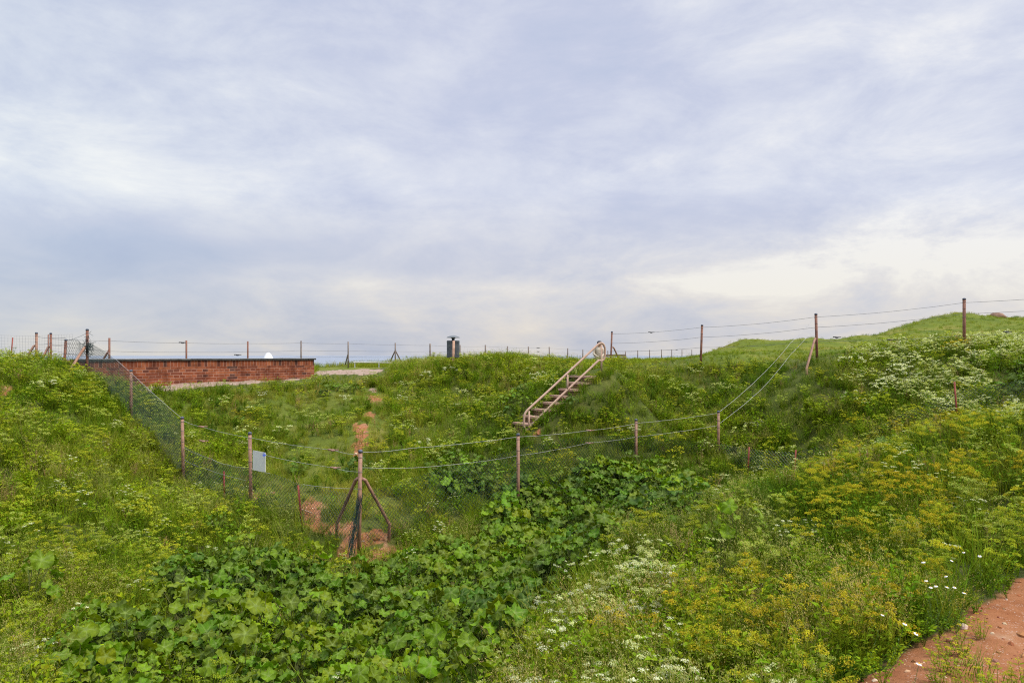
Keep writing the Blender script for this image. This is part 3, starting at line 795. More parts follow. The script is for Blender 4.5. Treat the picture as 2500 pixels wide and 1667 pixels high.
# ------------------------------------------------------------------ person on a bench beyond the steps
dP = 34.0; gp = P(1463, 880, dP); gzp = gz(gp.x, gp.y)
def bench():
    e = empty('bench', (gp.x + .5, gp.y, gzp)); tag(e, 'dark timber bench half hidden in grass behind the handrail', 'bench')
    z = gzp
    for k in range(3):
        m_ = MB(); m_.box((gp.x + .55, dP + .02 + k * .13, z + .45), 1.5, .11, .035); m_.build('seat_plank', M_farpost, e)
    for k in range(2):
        m_ = MB(); m_.box((gp.x + .55, dP + .42 + .02 * k, z + .58 + .14 * k), 1.5, .03, .11); m_.build('back_plank', M_farpost, e)
    for s_ in (-.1, 1.2):
        m_ = MB(); m_.box((gp.x + s_, dP + .1, z + .2), .06, .35, .5); m_.box((gp.x + s_, dP + .46, z + .37), .06, .05, .78); m_.build('leg', M_farpost, e)
bench()
def skin_person():
    V = Vector; z = gzp; ox, oy = gp.x + .02, dP + .12
    j = {'pel': (0, 0, .52), 'spi': (-.02, -.02, .75), 'che': (-.04, -.05, .98), 'nec': (-.03, -.07, 1.12), 'hea': (-.01, -.09, 1.24), 'top': (-.01, -.09, 1.33),
         'sl': (-.22, -.04, 1.04), 'el': (-.29, -.12, .80), 'hl': (-.14, -.34, .68), 'fl': (-.08, -.41, .66),
         'sr': (.15, -.04, 1.04), 'er': (.22, -.12, .80), 'hr': (.08, -.34, .68), 'fr': (.04, -.41, .66),
         'll': (-.1, -.02, .5), 'kl': (-.12, -.45, .52), 'al': (-.12, -.44, .1), 'tl': (-.12, -.58, .05),
         'lr': (.1, -.02, .5), 'kr': (.12, -.45, .52), 'ar': (.12, -.44, .1), 'tr': (.12, -.58, .05)}
    rad = {'pel': .15, 'spi': .155, 'che': .165, 'nec': .06, 'hea': .09, 'top': .075, 'sl': .075, 'el': .055, 'hl': .035, 'fl': .03, 'sr': .075, 'er': .055, 'hr': .035, 'fr': .03,
           'll': .09, 'kl': .065, 'al': .045, 'tl': .04, 'lr': .09, 'kr': .065, 'ar': .045, 'tr': .04}
    E = [('pel', 'spi'), ('spi', 'che'), ('che', 'nec'), ('nec', 'hea'), ('hea', 'top'), ('che', 'sl'), ('sl', 'el'), ('el', 'hl'), ('hl', 'fl'), ('che', 'sr'), ('sr', 'er'), ('er', 'hr'), ('hr', 'fr'),
         ('pel', 'll'), ('ll', 'kl'), ('kl', 'al'), ('al', 'tl'), ('pel', 'lr'), ('lr', 'kr'), ('kr', 'ar'), ('ar', 'tr')]
    names = list(j); me = bpy.data.meshes.new('person')
    me.from_pydata([j[k] for k in names], [(names.index(a), names.index(b)) for a, b in E], [])
    o = bpy.data.objects.new('person', me); COL.objects.link(o); o.location = (ox, oy, z)
    md = o.modifiers.new('s', 'SKIN')
    for i, k in enumerate(names):
        me.skin_vertices[0].data[i].radius = (rad[k], rad[k] * .85); me.skin_vertices[0].data[i].use_root = (k == 'pel')
    s2 = o.modifiers.new('u', 'SUBSURF'); s2.levels = 2; s2.render_levels = 2
    # skin, jacket, trousers by height on the body
    m, nt, out = new_mat('beige_jacket')
    tc = N(nt, 'ShaderNodeTexCoord'); sp = N(nt, 'ShaderNodeSeparateXYZ'); nt.links.new(tc.outputs['Object'], sp.inputs[0])
    f = noise(nt, tc.outputs['Object'], 9, 4)
    jk = ramp_of(nt, f, [(.35, (.42, .33, .24)), (.65, (.66, .58, .46))])
    c = mixc(nt, mth(nt, 'GREATER_THAN', sp.outputs[2], 1.12), jk, (.5, .28, .2)); c = mixc(nt, mth(nt, 'LESS_THAN', sp.outputs[2], .56), c, (.05, .06, .1))
    b = N(nt, 'ShaderNodeBsdfPrincipled', Roughness=.85); nt.links.new(c, b.inputs['Base Color']); nt.links.new(b.outputs[0], out.inputs[0])
    me.materials.append(m); tag(o, 'person in a beige jacket and dark cap sitting on the bench behind the handrail', 'person')
    cm = MB(); cm.lathe((ox - .01, oy - .09, z + 1.29), [(.105, -.02), (.112, .02), (.10, .07), (.06, .105), (.01, .115)], 16)
    cm.box((ox - .02, oy - .2, z + 1.275), .15, .14, .015); c_ = cm.build('cap', M_bird, None, True); c_.parent = o; c_.matrix_parent_inverse = Matrix.Translation((-ox, -oy, -z))
    # face: nose and ears
    fm = MB(); fm.box((ox - .01, oy - .185, z + 1.23), .022, .03, .03); fm.box((ox - .1, oy - .09, z + 1.23), .015, .03, .045); fm.box((ox + .085, oy - .09, z + 1.23), .015, .03, .045)
    mskin = simple_mat('skin_tone', (.5, .28, .2), (.55, .32, .24), 10); c_ = fm.build('face', mskin, None); c_.parent = o; c_.matrix_parent_inverse = Matrix.Translation((-ox, -oy, -z))
skin_person()

# ------------------------------------------------------------------ plants: prototypes (never linked to the scene, only drawn by the plant masses)
def blade(mb, base, ang, L, w, lean, curl, mi=0, seg=3, twist=0):
    dx, dy = math.cos(ang), math.sin(ang); px, py = -dy, dx
    vs = []; x = y = z = 0; a = lean
    base = Vector(base)
    for i in range(seg + 1):
        t = i / seg; ww = w * (1 - t ** 1.5) * .5
        c = base + Vector((dx * x, dy * x, z))
        if i == seg: vs.append(c)
        else: vs += [c - Vector((px, py, 0)) * ww, c + Vector((px, py, 0)) * ww]
        step = L / seg; x += math.sin(a) * step; z += math.cos(a) * step; a += curl / seg
    fs = [(2 * i, 2 * i + 1, 2 * i + 3, 2 * i + 2) for i in range(seg - 1)] + [(2 * seg - 2, 2 * seg - 1, 2 * seg)]
    mb.add(vs, fs, mi)
def quadleaf(mb, c, dirv, L, w, nrm, mi=0, fold=.15):
    d = Vector(dirv).normalized(); n_ = Vector(nrm); s_ = d.cross(n_)
    if s_.length < 1e-3: s_ = d.orthogonal()
    s_.normalize(); n_ = s_.cross(d); c = Vector(c)
    mb.add([c, c + d * L * .45 - s_ * w / 2 + n_ * w * fold, c + d * L - n_ * L * .12, c + d * L * .45 + s_ * w / 2 + n_ * w * fold, c + d * L * .5], [(0, 4, 1), (1, 4, 2), (2, 4, 3), (3, 4, 0)], mi)
def speck(mb, c, r, mi=0, flat=.6):
    c = Vector(c); n_ = Vector((random.gauss(0, flat), random.gauss(0, flat), 1)).normalized(); a = n_.orthogonal().normalized(); b = n_.cross(a)
    w = random.random() * 3; a2 = a * math.cos(w) + b * math.sin(w); b2 = n_.cross(a2)
    mb.add([c + a2 * r, c + b2 * r, c - a2 * r, c - b2 * r], [(0, 1, 2, 3)], mi)

def p_grass(nb=34, h=.34, w=.006, spread=.1, mi=0):
    mb = MB()
    for i in range(nb):
        r = spread * math.sqrt(random.random()); a = random.random() * 6.283
        blade(mb, (r * math.cos(a), r * math.sin(a), -.02), random.gauss(0, 1.6), h * random.uniform(.5, 1.15), w * random.uniform(.7, 1.5), random.uniform(.02, .45), random.uniform(.2, 1.5), mi)
    return mb
def p_plume(ns=26, h=.5):
    """fine wind-bent grass with feathery seed heads"""
    mb = MB()
    for i in range(ns):
        r = .13 * math.sqrt(random.random()); a = random.random() * 6.283; base = Vector((r * math.cos(a), r * math.sin(a), -.02))
        an = random.gauss(0, 1.0); L = h * random.uniform(.6, 1.1); lean = random.uniform(.05, .4); curl = random.uniform(.3, .9)
        blade(mb, base, an, L, .0035, lean, curl, 0, 4)
        x = z = 0; aa = lean
        for s in range(4):
            x += math.sin(aa) * L / 4; z += math.cos(aa) * L / 4; aa += curl / 4
            if s >= 2:
                for q in range(6):
                    t = random.random(); c = base + Vector((math.cos(an) * (x - math.sin(aa) * L / 4 * t), math.sin(an) * (x - math.sin(aa) * L / 4 * t), z - math.cos(aa) * L / 4 * t))
                    c += Vector((random.gauss(0, .007), random.gauss(0, .007), random.gauss(0, .008)))
                    dv = Vector((math.cos(an) * .5, math.sin(an) * .5, .5 + random.gauss(0, .5)))
                    quadleaf(mb, c, dv, .017, .0045, (0, .2, 1), 1, 0)
    for i in range(12):
        a = random.random() * 6.28; blade(mb, (random.gauss(0, .05), random.gauss(0, .05), -.02), a, h * .6, .006, random.uniform(.1, .5), random.uniform(.4, 1.3), 2)
    return mb
def p_cress(ns=7, h=.36, head=.036, leaves=9, specks=46, sr=.0042):
    """hoary cress: upright leafy stems, each with a domed head of tiny flowers"""
    mb = MB()
    for i in range(ns):
        r = .15 * math.sqrt(random.random()); a = random.random() * 6.283; b = Vector((r * math.cos(a), r * math.sin(a), -.02))
        H = h * random.uniform(.65, 1.1); tip = b + Vector((math.cos(a) * .05 + random.gauss(0, .02), math.sin(a) * .05 + random.gauss(0, .02), H))
        mb.tube([b, b.lerp(tip, .6) + Vector((random.gauss(0, .008), random.gauss(0, .008), 0)), tip], [.0028, .0022, .0012], 3, False, 0)
        for k in range(leaves):
            t = .12 + .78 * k / leaves + random.uniform(-.03, .03); c = b.lerp(tip, t); aa = k * 2.4 + random.random()
            L = .06 * (1.1 - .5 * t) * random.uniform(.7, 1.2)
            quadleaf(mb, c, (math.cos(aa), math.sin(aa), random.uniform(.1, .9)), L, L * .38, (0, 0, 1), 0)
        nbun = random.randint(4, 7)
        for q in range(nbun):
            rr_ = head * (0 if q == 0 else random.uniform(.6, 1.15)); w = q * 2.4
            cc = tip + Vector((math.cos(w) * rr_, math.sin(w) * rr_, .012 - rr_ * rr_ * 12 + random.uniform(-.004, .006)))
            mb.tube([b.lerp(tip, .86), cc], .0009, 3, False, 0)
            for s in range(specks // nbun):
                u_ = random.random(); th = random.random() * 6.283; ph = math.acos(1 - u_ * 1.1)
                speck(mb, cc + Vector((math.sin(ph) * math.cos(th), math.sin(ph) * math.sin(th), math.cos(ph) * .7)) * random.uniform(.010, .0155), sr * random.uniform(.7, 1.3), 1)
    return mb
def p_mound(R_=.12, h=.3, nh=7, puff=.036, specks=90, sr=.0036, flat=.75):
    """cress: leafy stems, each ending in a soft rounded head made of very many tiny flowers"""
    mb = MB()
    for i in range(nh):
        f = (i + .5) / nh; r = R_ * math.sqrt(f); a = i * 2.4 + random.uniform(-.5, .5)
        tip = Vector((r * math.cos(a), r * math.sin(a), h * (1 - .3 * f) * random.uniform(.75, 1.12)))
        b = Vector((tip.x * .3, tip.y * .3, -.02)); mb.tube([b, tip], [.0026, .0014], 3, False, 0)
        for k in range(9):
            t = random.uniform(.15, .95); aa = random.random() * 6.283; L = random.uniform(.03, .055); quadleaf(mb, b.lerp(tip, t), (math.cos(aa), math.sin(aa), random.uniform(.1, .9)), L, L * .4, (0, 0, 1), 0)
        pr_ = puff * random.uniform(.65, 1.2)
        lobes = [(Vector((random.gauss(0, .4), random.gauss(0, .4), random.uniform(-.1, .35))), random.uniform(.45, .8)) for _ in range(6)]
        for s in range(specks):
            lc, lr_ = random.choice(lobes)
            th = random.random() * 6.283; ph = math.acos(1 - random.random() * 1.35)
            v = lc + Vector((math.sin(ph) * math.cos(th), math.sin(ph) * math.sin(th), math.cos(ph))) * lr_ * random.uniform(.75, 1.02)
            v.z *= flat; speck(mb, tip + v * pr_, sr * random.uniform(.7, 1.3), 1, .9)
    return mb
def p_herb(n_=75, h=.3, R_=.16, leaf=.042):
    """small leafy bush"""
    mb = MB()
    for i in range(9):
        a = random.random() * 6.283; r = R_ * random.uniform(.2, 1); tip = Vector((r * math.cos(a), r * math.sin(a), h * random.uniform(.6, 1.05)))
        mb.tube([(0, 0, -.02), tip * .55 + Vector((0, 0, .02)), tip], [.003, .0022, .001], 3, False, 0)
        for k in range(n_ // 9):
            t = random.uniform(.2, 1); c = tip * t; aa = random.random() * 6.283; L = leaf * random.uniform(.5, 1.25)
            quadleaf(mb, c, (math.cos(aa), math.sin(aa), random.uniform(-.1, .9)), L, L * .5, (random.gauss(0, .3), random.gauss(0, .3), 1), 0)
    return mb
def p_dry(ns=12, h=.45):
    """dry brownish seed stalks"""
    mb = MB()
    for i in range(ns):
        a = random.random() * 6.283; b = Vector((random.gauss(0, .05), random.gauss(0, .05), -.02)); tip = b + Vector((math.cos(a) * .08, math.sin(a) * .08, h * random.uniform(.6, 1.1)))
        mb.tube([b, b.lerp(tip, .5), tip], [.0018, .0015, .001], 3, False, 0)
        for k in range(34):
            t = random.uniform(.5, 1.02); c = b.lerp(tip, t) + Vector((random.gauss(0, .011), random.gauss(0, .011), 0)); speck(mb, c, .0045, 0, 1.2)
    return mb
def mallow_leaf(mb, c, nrm, tipdir, Rr, mi=0):
    n_ = Vector(nrm).normalized(); t = Vector(tipdir); t = (t - n_ * t.dot(n_)).normalized(); s_ = n_.cross(t); c = Vector(c)
    NA = 30; rings = (.28, .62, .86, 1.0); vs = [c.copy()]; ph = random.random() * 6; ve = [1.0]
    if not hasattr(mb, 'vein'): mb.vein = {}
    cup = random.uniform(-.30, .38); ruf = random.uniform(.10, .26); fold = random.uniform(-.1, .26)
    for q, rr_ in enumerate(rings):
        for k in range(NA):
            th = -math.pi + 2 * math.pi * k / NA
            ve.append(max(0, math.cos(5 * th)) ** 6 * (1.1 - rr_) if rr_ < 1 else .05)
            lob = 1 + .035 * math.cos(5 * th) + .03 * math.cos(11 * th + ph) + .04 * math.cos(2 * th + ph * 3) - .38 * max(0, (abs(th) - 2.55) / .59) 
            r = Rr * rr_ * (1 + (lob - 1) * rr_ ** 1.5) * (1 + (random.uniform(-.05, .05) if rr_ == 1 else 0))
            z = Rr * (cup * rr_ ** 2 + ruf * math.sin(5 * th * 1.0 + ph) * rr_ ** 2.5 + .075 * math.sin(9 * th + ph * 2) * rr_ ** 3 - .055 * rr_ * max(0, math.cos(5 * th)) ** 2 + fold * abs(math.sin(th)) * rr_)
            vs.append(c + t * (math.cos(th) * r) + s_ * (math.sin(th) * r) + n_ * z)
    fs = [(0, 1 + k, 1 + (k + 1) % NA) for k in range(NA)]
    for q in range(len(rings) - 1):
        for k in range(NA):
            k2 = (k + 1) % NA; a = 1 + q * NA; b = a + NA; fs.append((a + k, b + k, b + k2, a + k2))
    for q, v_ in enumerate(ve): mb.vein[len(mb.v) + q] = v_
    mb.add(vs, fs, mi)
def p_mallow(nl=13, h=.42, Rm=.088):
    mb = MB()
    for i in range(nl):
        a = i * 2.4 + random.uniform(-.4, .4); f = (i + .5) / nl; r = .30 * math.sqrt(f) * random.uniform(.75, 1.15); z = h * (1.05 - .62 * f * random.uniform(.6, 1.1)) + random.uniform(-.05, .05)
        c = Vector((r * math.cos(a), r * math.sin(a), z)); Rr = Rm * random.choice((.45, .6, .7, .85, 1.0, 1.1)) * random.uniform(.85, 1.1)
        tilt = random.uniform(.1, 1.25)
        n_ = Vector((math.cos(a) * tilt + random.gauss(0, .38), math.sin(a) * tilt + random.gauss(0, .38), 1)); mallow_leaf(mb, c, n_, (math.cos(a), math.sin(a), -.2), Rr, 0)
        mb.tube([(random.gauss(0, .02), random.gauss(0, .02), -.03), c * .55 + Vector((0, 0, h * .08)), c], [.005, .0035, .0025], 4, False, 1)
    for i in range(14):
        a = random.random() * 6.28; r = .22 * random.random(); L = .04; quadleaf(mb, (r * math.cos(a), r * math.sin(a), h * random.uniform(.15, .8)), (math.cos(a), math.sin(a), .5), L, L * .6, (0, 0, 1), 0)
    return mb

G1, G2 = (.045, .085, .012), (.10, .165, .02)
M_grass = leaf_mat('grass_blades', [(0, (.085, .145, .016)), (.35, (.165, .23, .024)), (.7, (.28, .30, .045)), (1, (.42, .34, .11))], trans=.35, var=.5)
M_seed = leaf_mat('grass_seed_heads', [(0, (.34, .35, .11)), (.5, (.44, .39, .14)), (1, (.50, .36, .17))], trans=.4, var=.4)
M_cleaf = leaf_mat('cress_leaves', [(0, (.11, .18, .022)), (.5, (.17, .235, .024)), (1, (.22, .245, .026))], trans=.3, var=.5)
M_cflow = leaf_mat('cress_flowers', [(0, (.84, .85, .66)), (.25, (.66, .69, .33)), (.45, (.36, .43, .055)), (.75, (.50, .46, .055)), (1, (.52, .38, .06))], trans=.4, var=.35, rough=.8)
M_herb = leaf_mat('herb_leaves', [(0, (.07, .13, .014)), (.5, (.15, .235, .020)), (1, (.27, .33, .028))], trans=.3, var=.6)
M_dry = leaf_mat('dry_stalks', [(0, (.34, .20, .11)), (1, (.48, .33, .18))], trans=.3, var=.5, rough=.8)
M_mallow = leaf_mat('mallow_leaves', [(0, (.055, .100, .011)), (.5, (.125, .20, .017)), (.93, (.24, .32, .024)), (1, (.5, .32, .03))], trans=.28, var=.45, rough=.55, spec=.2, selfnoise=28)
M_mstem = leaf_mat('mallow_stalks', [(0, (.12, .17, .05)), (1, (.2, .2, .08))], trans=.1)

def protos(fn, kws, mats, nm):
    out = []
    for i, kw in enumerate(kws):
        mbx = fn(**kw); me = mbx.mesh(nm + '_source')
        if hasattr(mbx, 'vein'):
            a_ = me.attributes.new('vein', 'FLOAT', 'POINT'); ar_ = np.zeros(len(me.vertices), np.float32)
            for q_, v_ in mbx.vein.items(): ar_[q_] = v_
            a_.data.foreach_set('value', ar_)
        for m in mats: me.materials.append(m)
        out.append(bpy.data.objects.new(nm + '_source', me))
    return out
PR = {
 'grass': protos(p_grass, [{}, {'h': .28}, {'h': .4, 'nb': 28}, {'h': .22, 'nb': 44, 'spread': .14}], [M_grass], 'grass'),
 'fargrass': protos(p_grass, [{'w': .014, 'nb': 26, 'h': .26, 'spread': .25}, {'w': .016, 'nb': 22, 'h': .34, 'spread': .25}], [M_grass], 'fargrass'),
 'plume': protos(p_plume, [{}, {'h': .42}, {'h': .6, 'ns': 20}], [M_grass, M_seed, M_grass], 'plume'),
 'cress': protos(p_cress, [{}, {'ns': 5, 'h': .42}, {'ns': 9, 'h': .3}, {'ns': 6, 'h': .34, 'head': .045}], [M_cleaf, M_cflow], 'cress'),
 'mound': protos(p_mound, [{}, {'R_': .10, 'nh': 5}, {'R_': .16, 'nh': 9, 'h': .27, 'puff': .03}, {'h': .36, 'nh': 6, 'puff': .045}], [M_cleaf, M_cflow], 'mound'),
 'midmound': protos(p_mound, [{'specks': 34, 'sr': .0075, 'puff': .042}, {'specks': 30, 'sr': .0075, 'nh': 9, 'R_': .15}], [M_cleaf, M_cflow], 'midmound'),
 'white': protos(p_mound, [{'puff': .021, 'nh': 9, 'specks': 44, 'flat': .5}, {'puff': .026, 'nh': 6, 'specks': 52, 'flat': .5, 'h': .36}, {'puff': .018, 'nh': 12, 'specks': 36, 'flat': .5, 'R_': .16}], [M_cleaf, M_cflow], 'white'),
 'bush': protos(p_herb, [{'n_': 190, 'h': .62, 'R_': .34, 'leaf': .06}, {'n_': 170, 'h': .75, 'R_': .28, 'leaf': .055}], [M_herb], 'bush'),
 'farcress': protos(p_cress, [{'specks': 26, 'sr': .009, 'leaves': 6, 'ns': 8, 'head': .045}, {'specks': 24, 'sr': .009, 'leaves': 6, 'ns': 10, 'h': .3, 'head': .04}], [M_cleaf, M_cflow], 'farcress'),
 'herb': protos(p_herb, [{}, {'h': .22, 'R_': .2}, {'h': .38, 'leaf': .05}, {'leaf': .03, 'n_': 110}], [M_herb], 'herb'),
 'dry': protos(p_dry, [{}, {'h': .35, 'ns': 8}], [M_dry], 'dry'),
 'mallow': protos(p_mallow, [{}, {'nl': 11, 'h': .5}, {'nl': 15, 'h': .34}, {'nl': 12, 'h': .46, 'Rm': .092}, {'nl': 18, 'h': .38, 'Rm': .066}, {'nl': 12, 'h': .3, 'Rm': .08}], [M_mallow, M_mstem], 'mallow'),
}

def scatter(name, kind, X, Y, Z, rot, scl, tint, label, cat):
    n_ = len(X); me = bpy.data.meshes.new(name)
    me.vertices.add(n_); me.vertices.foreach_set('co', np.c_[X, Y, Z].astype(np.float32).ravel())
    def at(nm, ty, arr, key):
        a = me.attributes.new(nm, ty, 'POINT'); a.data.foreach_set(key, np.ascontiguousarray(arr).ravel())
    at('rot', 'FLOAT_VECTOR', rot.astype(np.float32), 'vector'); at('scl', 'FLOAT_VECTOR', scl.astype(np.float32), 'vector')
    at('tint', 'FLOAT', tint.astype(np.float32), 'value'); at('rnd', 'FLOAT', rng.random(n_).astype(np.float32), 'value')
    ps = PR[kind]; at('idx', 'INT', rng.integers(0, len(ps), n_).astype(np.int32), 'value')
    me.update(); o = bpy.data.objects.new(name, me); COL.objects.link(o)
    ng = bpy.data.node_groups.new(name + '_nodes', 'GeometryNodeTree')
    ng.interface.new_socket('Geometry', in_out='INPUT', socket_type='NodeSocketGeometry'); ng.interface.new_socket('Geometry', in_out='OUTPUT', socket_type='NodeSocketGeometry')
    gi = ng.nodes.new('NodeGroupInput'); go = ng.nodes.new('NodeGroupOutput'); iop = ng.nodes.new('GeometryNodeInstanceOnPoints')
    jn = ng.nodes.new('GeometryNodeJoinGeometry')
    for p in reversed(ps):
        oi = ng.nodes.new('GeometryNodeObjectInfo'); oi.inputs['Object'].default_value = p; oi.inputs['As Instance'].default_value = False
        g2 = ng.nodes.new('GeometryNodeGeometryToInstance'); ng.links.new(oi.outputs['Geometry'], g2.inputs[0]); ng.links.new(g2.outputs[0], jn.inputs[0])
    def na(nm, ty):
        x = ng.nodes.new('GeometryNodeInputNamedAttribute'); x.data_type = ty; x.inputs['Name'].default_value = nm; return x.outputs['Attribute']
    er = ng.nodes.new('FunctionNodeEulerToRotation'); ng.links.new(na('rot', 'FLOAT_VECTOR'), er.inputs[0])
    ng.links.new(gi.outputs[0], iop.inputs['Points']); ng.links.new(jn.outputs[0], iop.inputs['Instance']); iop.inputs['Pick Instance'].default_value = True
    ng.links.new(na('idx', 'INT'), iop.inputs['Instance Index']); ng.links.new(er.outputs[0], iop.inputs['Rotation']); ng.links.new(na('scl', 'FLOAT_VECTOR'), iop.inputs['Scale'])
    ng.links.new(iop.outputs[0], go.inputs[0])
    md = o.modifiers.new('plants', 'NODES'); md.node_group = ng
    tag(o, label, cat, kind='stuff'); print('SCATTER', name, n_); return o

# ------------------------------------------------------------------ where each kind grows
def candidates(density, dmin, dmax, seed=0):
    """random points per square metre in the wedge of land in view"""
    g = np.random.default_rng(seed)
    A_ = .76 * (dmax ** 2 - dmin ** 2) + 3 * (dmax - dmin); n_ = int(A_ * density)
    y = np.sqrt(g.random(n_) * (dmax ** 2 - dmin ** 2) + dmin ** 2); x = (g.random(n_) * 2 - 1) * (.76 * y + 1.5)
    z = grid_lookup(GZ, x, y)
    vis = (z + .55 - EYE) / y >= grid_lookup(CM, x, y) - .004
    di = grid_lookup(GD, x, y)
    px, py = pix(x, y, z + .22)
    ok = vis & (z > EYE - 6)
    # keep the wall, steps and marker free
    rx = x - WL.x; ry = y - WL.y; s_ = rx * wdir.x + ry * wdir.y; t_ = rx * wn.x + ry * wn.y
    ok &= ~((s_ > -.1) & (s_ < wlen + .1) & (t_ > -.08) & (t_ < 6.4))
    rx = x - SB.x; ry = y - SB.y; s_ = rx * gdir.x + ry * gdir.y; t_ = rx * side.x + ry * side.y
    ok &= ~((s_ > -.2) & (s_ < run + .8) & (t_ > -.02) & (t_ < .62))
    return dict(x=x[ok], y=y[ok], z=z[ok], px=px[ok], py=py[ok], di=di[ok], g=g)
def jig(c, amp=30, sc=1.2):
    a = amp * 12 / np.maximum(c['y'], 4)
    return c['px'] + (fbm(c['x'] * sc, c['y'] * sc, 77) - .5) * 2 * a, c['py'] + (fbm(c['x'] * sc + 50, c['y'] * sc, 78) - .5) * 2 * a * .6
MAL = [[(60,1800),(120,1667),(120,1580),(220,1500),(330,1440),(420,1400),(540,1350),(640,1340),(720,1390),(850,1440),(950,1400),(1040,1350),(1110,1340),(1170,1290),(1200,1230),(1270,1190),(1400,1150),(1480,1110),(1600,1150),(1690,1170),
        (1700,1240),(1560,1260),(1510,1290),(1490,1370),(1430,1400),(1410,1460),(1310,1480),(1290,1560),(1190,1667),(1150,1800)],
       [(-50,1420),(60,1430),(50,1480),(-50,1490)], [(1070,1100),(1200,1095),(1240,1160),(1150,1210),(1060,1180)], [(1230,960),(1290,940),(1300,1010),(1220,1010)], [(2400,890),(2520,890),(2520,960),(2420,950)],
       [(780,930),(860,925),(870,950),(790,955)]]
YEL = [(2080,1060),(2250,1010),(2600,960),(2700,1500),(2500,1640),(2100,1760),(1500,1760),(1380,1600),(1700,1400),(1850,1250)]
WHI = [[(1290,1470),(1400,1360),(1620,1330),(1720,1400),(1600,1500),(1400,1520)],[(1080,1760),(1150,1620),(1300,1560),(1650,1600),(1750,1760)],[(2080,850),(2500,800),(2650,800),(2650,1010),(2300,1000),(2100,940)]]
def inany(px, py, ps):
    r = np.zeros(px.shape, bool)
    for p in ps: r |= inpoly(px, py, p)
    return r
def masks(c):
    qx, qy = jig(c)
    m = inany(qx, qy, MAL); y_ = inpoly(qx, qy, YEL); w_ = inany(qx, qy, WHI)
    x, y = c['x'], c['y']
    n1 = fbm(x * .55, y * .55, 31, 4); n2 = fbm(x * .9 + 7, y * .9, 41, 4); n3 = fbm(x * .4 + 3, y * .4, 51, 3); n4 = fbm(x * 1.8, y * 1.8, 61, 3)
    # short turf: middle slope with the trail, far mounds
    slope = inpoly(c['px'], c['py'], SLOPE_POLY)
    gx_, gy_ = pix(x, y, c['z'])
    tz = inpoly(gx_, gy_, [(1540,912),(1700,900),(1990,893),(2110,862),(2200,850),(2330,842),(2700,835),(2700,650),(1500,760),(1500,880)]) & (y > 20)
    return dict(m=m, y=y_, w=w_, tz=tz, n1=n1, n2=n2, n3=n3, n4=n4, slope=slope)
def g_unit(c): return _hash((c['x'] * 1000).astype(np.int64), (c['y'] * 1000).astype(np.int64), 5)
def finish(name, kind, c, keep, scale, tint, label, cat, tiltamp=.15, zs=None, sink=0.0, wind=0.0):
    k_ = masks(c)
    if kind == 'grass': keep = keep & (~k_['tz'] | (g_unit(c) < .5)); scale = (scale + 0 * c['x']) * np.where(k_['tz'], .42, 1)
    elif kind in ('herb', 'farcress'): keep = keep & (~k_['tz'] | (g_unit(c) < .10)); scale = (scale + 0 * c['x']) * np.where(k_['tz'], .5, 1)
    elif kind == 'fargrass': pass
    else: keep = keep & ~k_['tz']
    rx = c['x'] - WL.x; ry = c['y'] - WL.y; s2 = rx * wdir.x + ry * wdir.y; t2 = rx * wn.x + ry * wn.y
    pgx, pgy = pix(c['x'], c['y'], c['z']); nearpad = inpoly(pgx, pgy, [(770,897),(960,897),(945,932),(830,945),(770,935)]) & (c['y'] > 22)
    nearwall = (s2 > 1.5) & (s2 < wlen + .5) & (t2 > -1.6) & (t2 < 0) | nearpad
    keep = keep & ~(nearwall & (g_unit(c) > (.25 if kind in ('grass', 'herb') else 0)))
    scale = (scale + 0 * c['x']) * np.where(nearwall, .45, 1)
    n_ = int(keep.sum()); g = c['g']; x, y, z = c['x'][keep], c['y'][keep], c['z'][keep]
    rot = np.c_[g.normal(0, tiltamp, n_), g.normal(0, tiltamp, n_), g.random(n_) * 6.283]
    s_ = (scale[keep] if hasattr(scale, '__len__') else np.full(n_, scale)) * g.uniform(.75, 1.25, n_)
    scl = np.c_[s_, s_, s_ * (g.uniform(.85, 1.15, n_))]
    return dict(x=x, y=y, z=z - sink, rot=rot, scl=scl, tint=np.clip(tint[keep], 0, 1), name=name, kind=kind, label=label, cat=cat)
def cat_(parts):
    k = {q: np.concatenate([p[q] for p in parts]) for q in ('x', 'y', 'z', 'rot', 'scl', 'tint')}
    p = parts[0]; return scatter(p['name'], p['kind'], k['x'], k['y'], k['z'], k['rot'], k['scl'], k['tint'], p['label'], p['cat'])
def sel(c, prob): return c['g'].random(len(c['x'])) < prob

# grass under everything
parts = []
for dens_, a, b, sd in ((110, 2.6, 9, 1), (75, 9, 16, 2), (58, 16, 30, 3)):
    c = candidates(dens_, a, b, sd); k = masks(c)
    pr = np.where(k['m'], .10, .34 + .4 * (k['n2'] > .5)) * np.where(c['di'] > .35, np.where(c['y'] > 9, .5, .015), 1)
    pr = np.where(k['slope'], pr * 1.3, pr)
    ti = .28 + (k['n3'] - .5) * .9 + (k['n4'] - .5) * .5 + c['g'].normal(0, .12, len(c['x'])) + np.where(k['slope'], .22, 0) + np.where((c['y'] > 22), .15, 0)
    sc = np.where(k['slope'], .6, .92) * np.where(c['di'] > .12, .5, 1) * np.where(k['n3'] > .55, 1.15, .95)
    parts.append(finish('grass', 'grass', c, sel(c, pr), sc, ti, 'green meadow grass covering the hollow and the banks', 'grass', .2))
cat_(parts)
c = candidates(11, 28, 60, 4); k = masks(c)
parts = [finish('distant_grass', 'fargrass', c, sel(c, np.where(c['di'] > .35, .0, .9) * np.where((c['x'] > 11), .45, 1)), np.where(c['x'] > 6, .32, 1.0) + np.clip((c['y'] - 30) / 60, 0, .5), .42 + (k['n3'] - .5) * 1.2 + (k['n4'] - .5) * .3, 'grass on the far mounds and the plateau', 'grass', .2)]
